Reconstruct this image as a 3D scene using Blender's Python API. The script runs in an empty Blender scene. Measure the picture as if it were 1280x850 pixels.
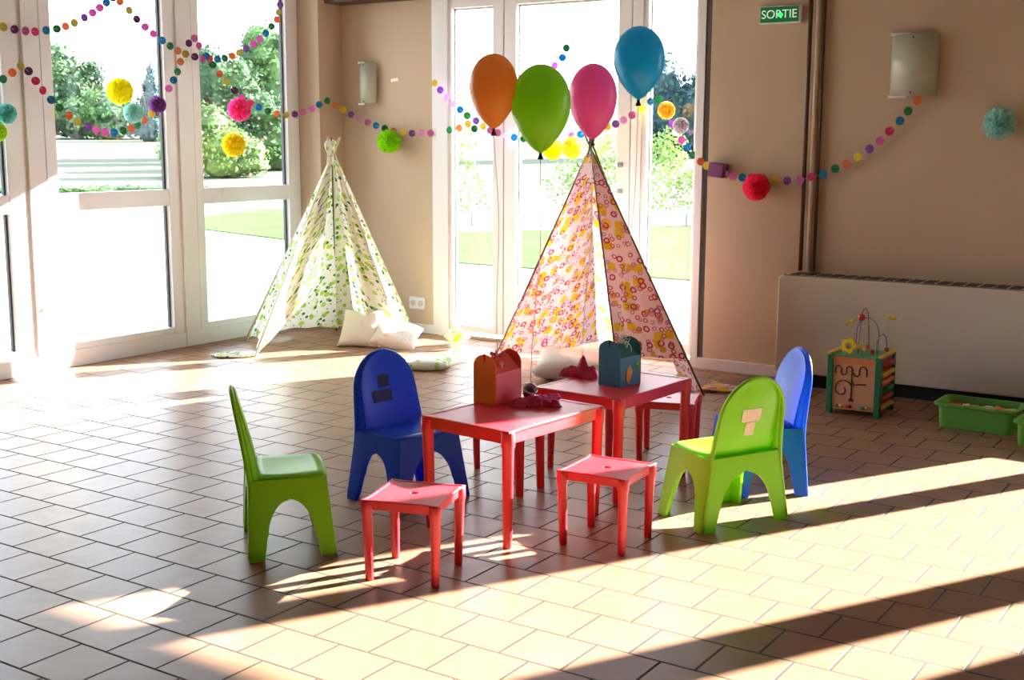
import bpy, bmesh, math, random
from mathutils import Vector, Matrix
R = math.radians
PI = math.pi
scene = bpy.context.scene
COL = scene.collection
random.seed(7)

# ------------------------------------------------------------------ helpers
def lin(h, k=1.0):
    h = h.lstrip('#'); o = []
    for i in (0, 2, 4):
        c = int(h[i:i+2], 16) / 255
        o.append((c / 12.92 if c <= .04045 else ((c + .055) / 1.055) ** 2.4) * k)
    return (*o, 1)

class NT:
    def __init__(s, mt): s.t = mt.node_tree; s.n = s.t.nodes; s.l = s.t.links
    def new(s, kind, **kw):
        n = s.n.new(kind)
        for k, v in kw.items(): setattr(n, k, v)
        return n
    def link(s, a, b): s.l.new(a, b)

def mat(name, color, rough=.5, spec=.5, metal=0, bump=0, bscale=60, var=0, vscale=8, trans=0, emit=None, estr=0, coat=0):
    m = bpy.data.materials.new(name); m.use_nodes = True
    t = NT(m); p = t.n['Principled BSDF']; out = t.n['Material Output']
    c = lin(color) if isinstance(color, str) else color
    p.inputs['Base Color'].default_value = c
    p.inputs['Roughness'].default_value = rough
    p.inputs['Specular IOR Level'].default_value = spec
    p.inputs['Metallic'].default_value = metal
    p.inputs['Coat Weight'].default_value = coat
    if emit:
        p.inputs['Emission Color'].default_value = lin(emit); p.inputs['Emission Strength'].default_value = estr
    tc = None
    if bump or var:
        tc = t.new('ShaderNodeTexCoord')
    if var:
        nz = t.new('ShaderNodeTexNoise'); nz.inputs['Scale'].default_value = vscale; nz.inputs['Detail'].default_value = 4
        t.link(tc.outputs['Object'], nz.inputs['Vector'])
        mx = t.new('ShaderNodeMix', data_type='RGBA')
        mx.inputs[6].default_value = tuple(x * (1 - var) for x in c[:3]) + (1,)
        mx.inputs[7].default_value = tuple(min(1, x * (1 + var)) for x in c[:3]) + (1,)
        t.link(nz.outputs['Fac'], mx.inputs[0]); t.link(mx.outputs[2], p.inputs['Base Color'])
    if bump:
        nz = t.new('ShaderNodeTexNoise'); nz.inputs['Scale'].default_value = bscale; nz.inputs['Detail'].default_value = 3
        t.link(tc.outputs['Object'], nz.inputs['Vector'])
        b = t.new('ShaderNodeBump'); b.inputs['Strength'].default_value = bump; b.inputs['Distance'].default_value = .01
        t.link(nz.outputs['Fac'], b.inputs['Height']); t.link(b.outputs['Normal'], p.inputs['Normal'])
    if trans:
        tr = t.new('ShaderNodeBsdfTranslucent'); tr.inputs['Color'].default_value = c
        if var: t.link(mx.outputs[2], tr.inputs['Color'])
        ms = t.new('ShaderNodeMixShader'); ms.inputs[0].default_value = trans
        t.link(p.outputs[0], ms.inputs[1]); t.link(tr.outputs[0], ms.inputs[2]); t.link(ms.outputs[0], out.inputs[0])
    return m

def MB(): return bmesh.new()

def add(bm, verts, faces, M=None):
    vs = [bm.verts.new(M @ Vector(v) if M else Vector(v)) for v in verts]
    for f in faces:
        try: bm.faces.new([vs[i] for i in f])
        except ValueError: pass
    return vs

def box(bm, x0, x1, y0, y1, z0, z1, M=None):
    v = [(x0,y0,z0),(x1,y0,z0),(x1,y1,z0),(x0,y1,z0),(x0,y0,z1),(x1,y0,z1),(x1,y1,z1),(x0,y1,z1)]
    add(bm, v, [(3,2,1,0),(4,5,6,7),(0,1,5,4),(1,2,6,5),(2,3,7,6),(3,0,4,7)], M)

def tube(bm, pts, rad, n=8, cap=True):
    pts = [Vector(p) for p in pts]
    rr = rad if isinstance(rad, (list, tuple)) else [rad] * len(pts)
    rings = []; up = None
    for i, p in enumerate(pts):
        d = (pts[min(i+1, len(pts)-1)] - pts[max(i-1, 0)])
        d = d.normalized() if d.length > 1e-9 else Vector((0,0,1))
        if up is None:
            up = Vector((1,0,0)) if abs(d.z) > .9 else Vector((0,0,1))
        a = d.cross(up)
        if a.length < 1e-6: a = d.cross(Vector((0,1,0)))
        a.normalize(); b = d.cross(a).normalized(); up = -b if False else up
        rings.append([bm.verts.new(p + (a*math.cos(2*PI*k/n) + b*math.sin(2*PI*k/n)) * rr[i]) for k in range(n)])
    for i in range(len(rings)-1):
        for k in range(n):
            bm.faces.new((rings[i][k], rings[i][(k+1) % n], rings[i+1][(k+1) % n], rings[i+1][k]))
    if cap:
        bm.faces.new(rings[0][::-1]); bm.faces.new(rings[-1])

def lathe(bm, prof, n=24, M=None, close=True):
    rings = []
    for r_, z in prof:
        ring = []
        if r_ < 1e-6:
            v = Vector((0,0,z)); ring = [bm.verts.new(M @ v if M else v)] * n
        else:
            for k in range(n):
                v = Vector((r_*math.cos(2*PI*k/n), r_*math.sin(2*PI*k/n), z))
                ring.append(bm.verts.new(M @ v if M else v))
        rings.append(ring)
    for i in range(len(rings)-1):
        for k in range(n):
            q = [rings[i][k], rings[i][(k+1)%n], rings[i+1][(k+1)%n], rings[i+1][k]]
            u = []
            for w in q:
                if w not in u: u.append(w)
            if len(u) > 2: bm.faces.new(u)
    if close:
        for ring, rev in ((rings[0], True), (rings[-1], False)):
            if ring[0] is not ring[1]:
                bm.faces.new(ring[::-1] if rev else ring)

def sphere(bm, c, r_, nu=14, nv=9, sc=(1,1,1)):
    M = Matrix.Translation(Vector(c)) @ Matrix.Diagonal((*sc, 1))
    lathe(bm, [(r_*math.sin(PI*i/nv) if 0 < i < nv else 0, -r_*math.cos(PI*i/nv)) for i in range(nv+1)], nu, M)

def prism(bm, pts, d0, d1, M):
    """extrude a 2-D outline pts (x,z) from y=d0 to y=d1, placed by M"""
    n = len(pts)
    vs = [bm.verts.new(M @ Vector((x, d0, z))) for x, z in pts] + [bm.verts.new(M @ Vector((x, d1, z))) for x, z in pts]
    bm.faces.new(vs[:n]); bm.faces.new(vs[n:][::-1])
    for i in range(n):
        j = (i+1) % n
        bm.faces.new((vs[j], vs[i], vs[n+i], vs[n+j]))

def rrect(w, h, r_, n=4):
    o = []
    for cx, cy, a0 in ((w/2-r_, h/2-r_, 0), (-w/2+r_, h/2-r_, 90), (-w/2+r_, -h/2+r_, 180), (w/2-r_, -h/2+r_, 270)):
        for k in range(n+1):
            a = R(a0 + 90*k/n); o.append((cx + r_*math.cos(a), cy + r_*math.sin(a)))
    return o

def obj(name, bm, m, parent=None, smooth=False, bevel=0, seg=2, solid=0, sub=0, loc=None, rotz=0, label=None):
    bmesh.ops.recalc_face_normals(bm, faces=bm.faces)
    me = bpy.data.meshes.new(name); bm.to_mesh(me); bm.free()
    for p in me.polygons: p.use_smooth = smooth
    o = bpy.data.objects.new(name, me); COL.objects.link(o)
    for mm in (m if isinstance(m, (list, tuple)) else [m]): me.materials.append(mm)
    if solid:
        s = o.modifiers.new('s', 'SOLIDIFY'); s.thickness = solid; s.offset = 0
    if bevel:
        b = o.modifiers.new('b', 'BEVEL'); b.width = bevel; b.segments = seg; b.limit_method = 'ANGLE'; b.angle_limit = R(35)
    if sub:
        s = o.modifiers.new('u', 'SUBSURF'); s.levels = sub; s.render_levels = sub
    if smooth and bevel:
        for p in me.polygons: p.use_smooth = True
    if parent: o.parent = parent
    if loc is not None: o.location = loc
    if rotz: o.rotation_euler.z = rotz
    if label: o['label'] = label
    return o

def tag(o, label, cat, group=None, kind=None):
    o['label'] = label; o['category'] = cat
    if group: o['group'] = group
    if kind: o['kind'] = kind
    return o

def thing(name, label, cat, loc=(0,0,0), rotz=0, group=None):
    o = bpy.data.objects.new(name, None); COL.objects.link(o); o.empty_display_size = .05
    o.location = loc; o.rotation_euler.z = rotz
    return tag(o, label, cat, group)

def struct(name, bm, m, parent=None, **kw):
    o = obj(name, bm, m, parent, **kw)
    if not parent: o['kind'] = 'structure'
    return o

def dup(root, label, loc, rotz=0):
    r_ = root.copy(); COL.objects.link(r_); r_.location = loc; r_.rotation_euler.z = rotz; r_['label'] = label
    for ch in list(root.children):
        c = ch.copy(); COL.objects.link(c); c.parent = r_
        for g in ch.children:
            d = g.copy(); COL.objects.link(d); d.parent = c
    return r_

# ------------------------------------------------------------------ materials
def wall_mat(name, c, var=.05):
    return mat(name, c, rough=.85, spec=.25, bump=.12, bscale=90, var=var, vscale=1.3)
M_wall = wall_mat('painted plaster', '#c4af95')
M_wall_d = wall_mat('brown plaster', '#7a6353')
M_ceil = mat('ceiling paint', '#aaa096', rough=.9)
M_white = mat('white lacquer', '#e8eaec', rough=.38, spec=.4, var=.03, vscale=5)
M_grey_gasket = mat('dark gasket', '#3c4040', rough=.6)
M_soft_gasket = mat('grey gasket', '#a9a69c', rough=.6)
M_groove = mat('frame joint', '#a3917c', rough=.8)
M_brown = mat('brown pipe paint', '#4d3226', rough=.5)
M_beam = mat('dark stained beam', '#4a3226', rough=.6, bump=.2, bscale=20)

def floor_mat():
    m = bpy.data.materials.new('terracotta tiles'); m.use_nodes = True
    t = NT(m); p = t.n['Principled BSDF']
    s = .2147
    tc = t.new('ShaderNodeTexCoord'); mp = t.new('ShaderNodeMapping')
    mp.inputs['Location'].default_value = (3.3335 - .5*s + 200*s, -2.217 + 200*s, 0)
    t.link(tc.outputs['Object'], mp.inputs['Vector'])
    # slight waviness of the joints
    br = t.new('ShaderNodeTexBrick'); br.offset = .5; br.offset_frequency = 2; br.squash = 1
    br.inputs['Scale'].default_value = 1; br.inputs['Brick Width'].default_value = s; br.inputs['Row Height'].default_value = s
    br.inputs['Mortar Size'].default_value = .0048; br.inputs['Mortar Smooth'].default_value = .25; br.inputs['Bias'].default_value = 0
    br.inputs['Color1'].default_value = (.30,.162,.094,1); br.inputs['Color2'].default_value = (.268,.147,.094,1)
    br.inputs['Mortar'].default_value = lin('#4a3c34')
    t.link(mp.outputs[0], br.inputs['Vector'])
    nz = t.new('ShaderNodeTexNoise'); nz.inputs['Scale'].default_value = 5; nz.inputs['Detail'].default_value = 6
    t.link(tc.outputs['Object'], nz.inputs['Vector'])
    mx = t.new('ShaderNodeMix', data_type='RGBA', blend_type='MULTIPLY'); mx.inputs[0].default_value = 1
    rp = t.new('ShaderNodeValToRGB'); rp.color_ramp.elements[0].position = .25; rp.color_ramp.elements[1].position = .75
    rp.color_ramp.elements[0].color = (.82,.82,.84,1); rp.color_ramp.elements[1].color = (1.08,1.05,1.0,1)
    t.link(nz.outputs['Fac'], rp.inputs[0])
    t.link(br.outputs['Color'], mx.inputs[6]); t.link(rp.outputs[0], mx.inputs[7]); t.link(mx.outputs[2], p.inputs['Base Color'])
    rr = t.new('ShaderNodeMapRange'); rr.inputs['From Min'].default_value = 0; rr.inputs['From Max'].default_value = 1
    rr.inputs['To Min'].default_value = .36; rr.inputs['To Max'].default_value = .8
    t.link(br.outputs['Fac'], rr.inputs['Value']); t.link(rr.outputs[0], p.inputs['Roughness'])
    p.inputs['Specular IOR Level'].default_value = .22
    b = t.new('ShaderNodeBump'); b.invert = True; b.inputs['Strength'].default_value = .5; b.inputs['Distance'].default_value = .004
    t.link(br.outputs['Fac'], b.inputs['Height'])
    nz2 = t.new('ShaderNodeTexNoise'); nz2.inputs['Scale'].default_value = 14; nz2.inputs['Detail'].default_value = 2
    t.link(tc.outputs['Object'], nz2.inputs['Vector'])
    b2 = t.new('ShaderNodeBump'); b2.inputs['Strength'].default_value = .12; b2.inputs['Distance'].default_value = .01
    t.link(nz2.outputs['Fac'], b2.inputs['Height']); t.link(b.outputs['Normal'], b2.inputs['Normal'])
    t.link(b2.outputs['Normal'], p.inputs['Normal'])
    return m
M_floor = floor_mat()

def glass_mat():
    m = bpy.data.materials.new('window glass'); m.use_nodes = True
    t = NT(m); t.n.remove(t.n['Principled BSDF']); out = t.n['Material Output']
    tr = t.new('ShaderNodeBsdfTransparent'); tr.inputs[0].default_value = (.95,.97,.965,1)
    gl = t.new('ShaderNodeBsdfGlossy'); gl.inputs['Roughness'].default_value = .02
    lw = t.new('ShaderNodeFresnel'); lw.inputs['IOR'].default_value = 1.25
    ms = t.new('ShaderNodeMixShader')
    t.link(lw.outputs[0], ms.inputs[0]); t.link(tr.outputs[0], ms.inputs[1]); t.link(gl.outputs[0], ms.inputs[2]); t.link(ms.outputs[0], out.inputs[0])
    return m
M_glass = glass_mat()

def fabric_mat(name, base, layers, trans=.35, warp=.0):
    """layers: list of (scale, rmin, rmax, pick, colour, seed) voronoi spots (rmin=0) or rings, in UV metres"""
    m = bpy.data.materials.new(name); m.use_nodes = True
    t = NT(m); p = t.n['Principled BSDF']; out = t.n['Material Output']
    p.inputs['Roughness'].default_value = .9; p.inputs['Specular IOR Level'].default_value = .15
    uv = t.new('ShaderNodeUVMap')
    cur = None
    rgb = t.new('ShaderNodeRGB'); rgb.outputs[0].default_value = lin(base); cur = rgb.outputs[0]
    for sc, r0, r1, pick, colr, seed, metric in layers:
        mp = t.new('ShaderNodeMapping'); mp.inputs['Location'].default_value = (seed*3.7, seed*1.9, 0)
        t.link(uv.outputs[0], mp.inputs['Vector'])
        v = t.new('ShaderNodeTexVoronoi', voronoi_dimensions='2D', distance=metric); v.inputs['Scale'].default_value = sc
        v.inputs['Randomness'].default_value = .75
        if metric == 'MINKOWSKI': v.inputs['Exponent'].default_value = 4
        t.link(mp.outputs[0], v.inputs['Vector'])
        a = t.new('ShaderNodeMath', operation='LESS_THAN'); a.inputs[1].default_value = r1; t.link(v.outputs['Distance'], a.inputs[0])
        fac = a.outputs[0]
        if r0 > 0:
            b = t.new('ShaderNodeMath', operation='GREATER_THAN'); b.inputs[1].default_value = r0; t.link(v.outputs['Distance'], b.inputs[0])
            c = t.new('ShaderNodeMath', operation='MULTIPLY'); t.link(fac, c.inputs[0]); t.link(b.outputs[0], c.inputs[1]); fac = c.outputs[0]
        sp = t.new('ShaderNodeSeparateColor'); t.link(v.outputs['Color'], sp.inputs[0])
        d = t.new('ShaderNodeMath', operation='LESS_THAN'); d.inputs[1].default_value = pick; t.link(sp.outputs[0], d.inputs[0])
        e = t.new('ShaderNodeMath', operation='MULTIPLY'); t.link(fac, e.inputs[0]); t.link(d.outputs[0], e.inputs[1])
        mx = t.new('ShaderNodeMix', data_type='RGBA'); mx.inputs[7].default_value = lin(colr)
        t.link(e.outputs[0], mx.inputs[0]); t.link(cur, mx.inputs[6]); cur = mx.outputs[2]
    t.link(cur, p.inputs['Base Color'])
    tr = t.new('ShaderNodeBsdfTranslucent'); t.link(cur, tr.inputs[0])
    ms = t.new('ShaderNodeMixShader'); ms.inputs[0].default_value = trans
    t.link(p.outputs[0], ms.inputs[1]); t.link(tr.outputs[0], ms.inputs[2]); t.link(ms.outputs[0], out.inputs[0])
    return m
M_green_fab = fabric_mat('white cotton with green leaves and dots', '#f1f1e8', [
    (15, 0, .35, .42, '#b7d254', 1, 'EUCLIDEAN'), (19, 0, .30, .22, '#97c552', 2, 'EUCLIDEAN'), (21, .22, .34, .35, '#d5dfb8', 5, 'EUCLIDEAN'),
    (25, 0, .32, .2, '#2a7a58', 3, 'EUCLIDEAN'), (32, 0, .22, .18, '#6f9a9c', 4, 'EUCLIDEAN')], trans=.22)
M_pink_fab = fabric_mat('pink cotton with rings and yellow squares', '#f2dadd', [
    (13, 0, .38, .35, '#f8e6e0', 9, 'EUCLIDEAN'), (11, 0, .36, .48, '#e6c638', 1, 'MINKOWSKI'), (13, 0, .28, .18, '#e0a850', 6, 'MINKOWSKI'),
    (14, .17, .34, .40, '#b84a5c', 2, 'EUCLIDEAN'), (18, .18, .33, .34, '#c25a6c', 3, 'EUCLIDEAN'), (22, .18, .34, .25, '#c088b0', 4, 'EUCLIDEAN')], trans=.35)
M_pole_l = mat('pale wooden pole', '#c9b79a', rough=.6, var=.1, vscale=20)
M_pole_d = mat('dark wooden pole', '#6b5440', rough=.6, var=.15, vscale=20)

def plastic(name, c, rough=.32, trans=0): return mat(name, c, rough=rough, spec=.5, bump=.04, bscale=250, trans=trans)
P_green = plastic('lime green plastic', '#9cee16', trans=.28)
P_blue = plastic('royal blue plastic', '#165cff', trans=.15)
P_red = mat('red plastic', '#dc2432', rough=.42, spec=.9, bump=.04, bscale=250)
P_sticker_d = mat('dark sticker', '#0d1c66', rough=.6, var=.3, vscale=60)
P_sticker_l = mat('pale sticker', '#fff6d8', rough=.6, var=.25, vscale=60)
P_hole = mat('shadowed hole', '#3a0a0c', rough=.8)

# ------------------------------------------------------------------ room shell
XL, YB, YR, ZC = -6.89, 7.62, 7.45, 2.90
XR, YN = 2.6, -2.8
bm = MB(); box(bm, XL-.12, XR+.1, YN-.1, YB+.16, -.04, 0); struct('floor', bm, M_floor)
bm = MB(); box(bm, XL-.3, XR+.2, YN-.2, YB+.4, ZC, ZC+.15); struct('ceiling', bm, M_ceil)

def frame_y(prefix, label_n, panes, y0, y1, groove_ys, zt, zlist, bottom):
    pass

# left window wall: a run of units along Y (plane x = XL)
def left_window(n, ya, yb, yg0, yg1):
    """frame from ya..yb, glass from yg0..yg1, transom, rails"""
    fx0, fx1 = XL-.07, XL
    zt = 2.72
    bm = MB()
    box(bm, fx0, fx1, ya, yg0, .11, ZC-.001); box(bm, fx0, fx1, yg1, yb, .11, ZC-.001)
    box(bm, fx0, fx1-.002, yg0, yg1, 1.03, 1.146)
    box(bm, fx0, fx1-.002, yg0, yg1, zt, ZC-.001)
    box(bm, fx0, fx1-.002, yg0, yg1, .11, .155)
    w = obj('window_%d' % n, bm, M_white, bevel=.004); w['kind'] = 'structure'
    for z0, z1, nm in ((.155, 1.03, 'lower_pane'), (1.146, zt, 'upper_pane')):
        b = MB(); box(b, XL-.047, XL-.043, yg0+.002, yg1-.002, z0+.002, z1-.002); obj(nm, b, M_glass, w)
        b = MB()
        box(b, XL-.062, XL-.036, yg1-.012, yg1, z0, z1)
        obj('gasket', b, M_grey_gasket, w)
    return w
units = [(6.253, 7.345, 6.325, 7.215), (5.004, 6.247, 5.085, 6.0), (3.70, 4.998, 3.80, 4.72)]
for i, (a, b_, c, d) in enumerate(units): left_window(i+1, a, b_, c, d)
# vertical mullion covers between the units
bm = MB(); box(bm, XL, XL+.018, 6.10, 6.235, .11, ZC-.002); struct('trim_1', bm, M_white, bevel=.003)
bm = MB(); box(bm, XL, XL+.018, 4.86, 4.985, .11, ZC-.002); struct('trim_2', bm, M_white, bevel=.003)
bm = MB(); box(bm, XL-.075, XL-.02, 6.247, 6.253, .11, ZC-.002); box(bm, XL-.075, XL-.02, 4.998, 5.004, .11, ZC-.002); struct('trim_3', bm, M_groove)
# bottom sill boards
bm = MB(); box(bm, XL-.08, XL+.012, 6.10, 7.35, 0, .11); struct('trim_4', bm, M_white, bevel=.004)
bm = MB(); box(bm, XL-.08, XL+.012, 4.83, 6.094, 0, .11); struct('trim_5', bm, M_white, bevel=.004)
bm = MB(); box(bm, XL-.08, XL+.03, 3.70, 4.824, 0, .11); struct('trim_6', bm, M_white, bevel=.004)
# left wall rest
bm = MB(); box(bm, XL-.25, XL+.02, YN, 3.698, 0, ZC); box(bm, XL-.2, XL+.215, 7.35, YB+.15, 0, ZC)
struct('wall_left', bm, M_wall, bevel=.004)

# back wall ------------------------------------------------------------
DX0, DX1 = -5.757, -3.435
bm = MB()
box(bm, XL+.2, DX0, YB, YB+.16, 0, ZC)                 # left of the doors
box(bm, DX0, DX1, YB, YB+.16, 2.56, ZC)                # over the doors
box(bm, DX1+.03, -.56, YR, YB+.16, 0, ZC)              # right section
box(bm, -.56, 1.70, YR, YB+.16, 0, .60); box(bm, -.56, 1.70, YR, YB+.16, 2.50, ZC)
box(bm, 1.70, XR, YR, YB+.16, 0, ZC)
struct('wall_back', bm, M_wall, bevel=.003)
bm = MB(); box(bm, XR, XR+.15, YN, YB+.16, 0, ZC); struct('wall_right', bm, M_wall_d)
# wall behind the camera
bm = MB()
box(bm, XL-.25, -6.2, YN-.15, YN, 0, ZC); box(bm, 2.0, XR+.15, YN-.15, YN, 0, ZC)
box(bm, -6.2, 2.0, YN-.15, YN, 0, ZC)
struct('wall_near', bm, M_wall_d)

def opening(nm, x0, glasses, x1, zb, zt, kind_n, head=None):
    """frame with several glazed bays; glasses = [(xa, xb, zbottom)]"""
    y0, y1 = YB-.03, YB+.05
    head = head or (zt+.08)
    xs = [x0]
    for g in glasses: xs += [g[0], g[1]]
    xs.append(x1)
    bm = MB()
    for i in range(0, len(xs), 2): box(bm, xs[i], xs[i+1], y0, y1, zb, head)
    for xa, xb, zb_ in glasses:
        box(bm, xa, xb, y0+.002, y1, zt, head); box(bm, xa, xb, y0+.002, y1, zb, zb_)
    w = obj(nm, bm, M_white, bevel=.004); w['kind'] = 'structure'
    for xa, xb, zb_ in glasses:
        b = MB(); box(b, xa+.001, xb-.001, YB+.02, YB+.024, zb_+.001, zt-.001); obj('pane', b, M_glass, w)
    b = MB()
    for xa, xb, zb_ in glasses:
        box(b, xa, xb, YB+.012, YB+.034, zt-.012, zt)
        box(b, xa, xa+.008, YB+.012, YB+.034, zb_, zt-.012); box(b, xb-.008, xb, YB+.012, YB+.034, zb_, zt-.012)
        box(b, xa+.008, xb-.008, YB+.012, YB+.034, zb_, zb_+.008)
    obj('gasket', b, M_soft_gasket, w)
    return w
opening('window_8', -5.757, [(-5.571, -5.198, .10)], -5.105, .05, 2.462, 0, 2.56)
d1 = opening('door_1', -5.096, [(-4.995, -4.158, .16)], -4.058, .02, 2.462, 0, 2.56)
opening('window_9', -4.050, [(-3.928, -3.578, .13)], -3.442, .05, 2.462, 0, 2.56)
bm = MB()
for x in (-5.105, -4.058): box(bm, x, x+.009, YB-.01, YB+.04, .05, 2.56)
box(bm, -5.70, -3.50, YB-.028, YB+.05, 0, .02)
struct('trim_7', bm, M_groove)
bm = MB(); box(bm, -5.70, -5.60, YB-.045, YB-.0301, 0, 2.6); box(bm, -4.03, -3.965, YB-.045, YB-.0301, 0.02, 2.56); box(bm, -3.50, -3.445, YR+.0, YB-.0301, 0, 2.6)
struct('trim_8', bm, M_white, bevel=.003)
bm = MB(); box(bm, -3.445, -3.434, YR+.005, YB, 0, 2.6); struct('trim_9', bm, M_brown)
# door hardware: hinge leaf plates and a lock plate
M_metal = mat('brushed steel', '#9a9c9c', rough=.35, metal=1)
bm = MB()
for z in (1.14, 1.32): box(bm, -4.145, -4.105, YB-.042, YB-.03, z, z+.03)
obj('lock_plate', bm, M_metal, d1, bevel=.003)
opening('window_10', -.56, [(-.42, -.07, .70), (.10, .93, .70), (1.18, 1.53, .70)], 1.70, .60, 2.46, 0, 2.50)

bm = MB(); box(bm, -3.434, XR, YR-.022, YR, 0, .075); struct('baseboard_back', bm, M_white, bevel=.004)
bm = MB(); box(bm, XL+.22, -5.72, YB-.018, YB, 0, .07); struct('baseboard_left', bm, M_white, bevel=.004)
bm = MB(); box(bm, -6.674, -5.80, YB-.20, YB, 2.545, 2.66); struct('trim_10', bm, M_beam, bevel=.005)

# ------------------------------------------------------------------ outdoors
def ground_mat():
    m = bpy.data.materials.new('pale gravel'); m.use_nodes = True
    t = NT(m); p = t.n['Principled BSDF']; p.inputs['Roughness'].default_value = 1; p.inputs['Specular IOR Level'].default_value = 0
    tc = t.new('ShaderNodeTexCoord'); nz = t.new('ShaderNodeTexNoise'); nz.inputs['Scale'].default_value = .35; nz.inputs['Detail'].default_value = 8
    t.link(tc.outputs['Object'], nz.inputs['Vector'])
    rp = t.new('ShaderNodeValToRGB'); e = rp.color_ramp.elements
    e[0].position = .3; e[0].color = (.25,.25,.19,1); e[1].position = .5; e[1].color = (.32,.31,.29,1)
    t.link(nz.outputs['Fac'], rp.inputs[0])
    ln = t.new('ShaderNodeVectorMath', operation='LENGTH'); t.link(tc.outputs['Object'], ln.inputs[0])
    ad = t.new('ShaderNodeMath', operation='MULTIPLY_ADD'); ad.inputs[1].default_value = 10; t.link(nz.outputs['Fac'], ad.inputs[0]); t.link(ln.outputs['Value'], ad.inputs[2])
    mr = t.new('ShaderNodeMapRange'); mr.inputs['From Min'].default_value = 42; mr.inputs['From Max'].default_value = 50; t.link(ad.outputs[0], mr.inputs['Value'])
    mx = t.new('ShaderNodeMix', data_type='RGBA'); mx.inputs[7].default_value = (.092,.098,.076,1)
    t.link(mr.outputs[0], mx.inputs[0]); t.link(rp.outputs[0], mx.inputs[6]); t.link(mx.outputs[2], p.inputs['Base Color'])
    return m
M_ground = ground_mat()
M_grass = mat('lawn grass', (.058,.076,.036,1), rough=1, spec=0, var=.35, vscale=1.2, bump=.4, bscale=40)
def gz(x, y):
    d = math.hypot(x, y); return -.08 + max(0, d-42) * .037
bm = MB()
nr, na = 40, 48
rings = []
for i in range(nr+1):
    d = 7 + (i/nr)**2.2 * 190
    rings.append([bm.verts.new((d*math.cos(R(60 + 130*k/na)) , d*math.sin(R(60 + 130*k/na)), gz(d, 0))) for k in range(na+1)])
for i in range(nr):
    for k in range(na): bm.faces.new((rings[i][k], rings[i+1][k], rings[i+1][k+1], rings[i][k+1]))
g = obj('trim_11', bm, M_ground, smooth=True)
bpy.data.objects.remove(g)
bm = MB()
NX = 130
P_ = []
for i in range(NX+1):
    row = []
    for j in range(NX+1):
        x = -170 + 230*i/NX; y = -60 + 260*j/NX
        row.append(bm.verts.new((x, y, gz(x, y))))
    P_.append(row)
for i in range(NX):
    for j in range(NX): bm.faces.new((P_[i][j], P_[i+1][j], P_[i+1][j+1], P_[i][j+1]))
gr = obj('ground', bm, M_ground, smooth=True); gr['kind'] = 'structure'
def lawn(name, pts, lift=.012):
    bm = MB(); vs = [bm.verts.new((x, y, -.08+lift+.004)) for x, y in pts]; bm.faces.new(vs)
    r_ = bmesh.ops.extrude_face_region(bm, geom=bm.faces[:])
    for v in [e for e in r_['geom'] if isinstance(e, bmesh.types.BMVert)]: v.co.z -= .03
    o = obj(name, bm, M_grass); o['kind'] = 'structure'; return o
lawn('lawn', [(-12.6,13.8),(-13.7,14.3),(-16.8,15.2),(-18.9,16.7),(-20.3,20.3),(-19.3,21.2)])
lawn('lawn', [(-12.9,16.6),(-9.6,21.6),(-4.0,19.0),(-4.2,12.0),(-5.9,12.8),(-9.5,12.9)])
M_stone = mat('low stone wall', '#8f9a90', rough=.9, var=.2, vscale=3, bump=.4, bscale=12)
bm = MB()
a, b_ = Vector((-14.2, 18.3, 0)), Vector((-7.5, 22.6, 0)); dd = (b_-a).normalized(); nn = Vector((-dd.y, dd.x, 0))
for k in range(8):
    q0 = a + dd*k*1.0; q1 = q0 + dd*.985
    vs = [q0, q1, q1+nn*.3, q0+nn*.3]
    add(bm, [(v.x, v.y, -.08) for v in vs] + [(v.x, v.y, .16 + .015*(k%3)) for v in vs], [(3,2,1,0),(4,5,6,7),(0,1,5,4),(1,2,6,5),(2,3,7,6),(3,0,4,7)])
tag(obj('low_garden_wall', bm, M_stone, bevel=.01), 'low grey stone garden wall at the back of the lawn outside the doors', 'garden wall')

def leaf_mat(name, a, b, scale=.6):
    m = mat(name, a, rough=.7, spec=.3)
    t = NT(m); p = t.n['Principled BSDF']; out = t.n['Material Output']
    tc = t.new('ShaderNodeTexCoord'); nz = t.new('ShaderNodeTexNoise'); nz.inputs['Scale'].default_value = scale; nz.inputs['Detail'].default_value = 5
    t.link(tc.outputs['Object'], nz.inputs['Vector'])
    rp = t.new('ShaderNodeValToRGB'); e = rp.color_ramp.elements; e[0].position = .35; e[1].position = .65
    e[0].color = lin(a); e[1].color = lin(b)
    t.link(nz.outputs['Fac'], rp.inputs[0]); t.link(rp.outputs[0], p.inputs['Base Color'])
    tr = t.new('ShaderNodeBsdfTranslucent'); t.link(rp.outputs[0], tr.inputs[0])
    ms = t.new('ShaderNodeMixShader'); ms.inputs[0].default_value = .3
    t.link(p.outputs[0], ms.inputs[1]); t.link(tr.outputs[0], ms.inputs[2]); t.link(ms.outputs[0], out.inputs[0])
    return m
L_dark = leaf_mat('dark foliage', '#1e3826', '#45603a'); L_mid = leaf_mat('mid foliage', '#25422a', '#4f6f3a'); L_lime = leaf_mat('light foliage', '#3f5a30', '#7a9048')
L_con = leaf_mat('conifer foliage', '#1c3337', '#2c4a4c')
L_flower = mat('pink blossom', '#c9929a', rough=.8)
M_bark = mat('bark', '#4a4038', rough=.9)
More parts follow.
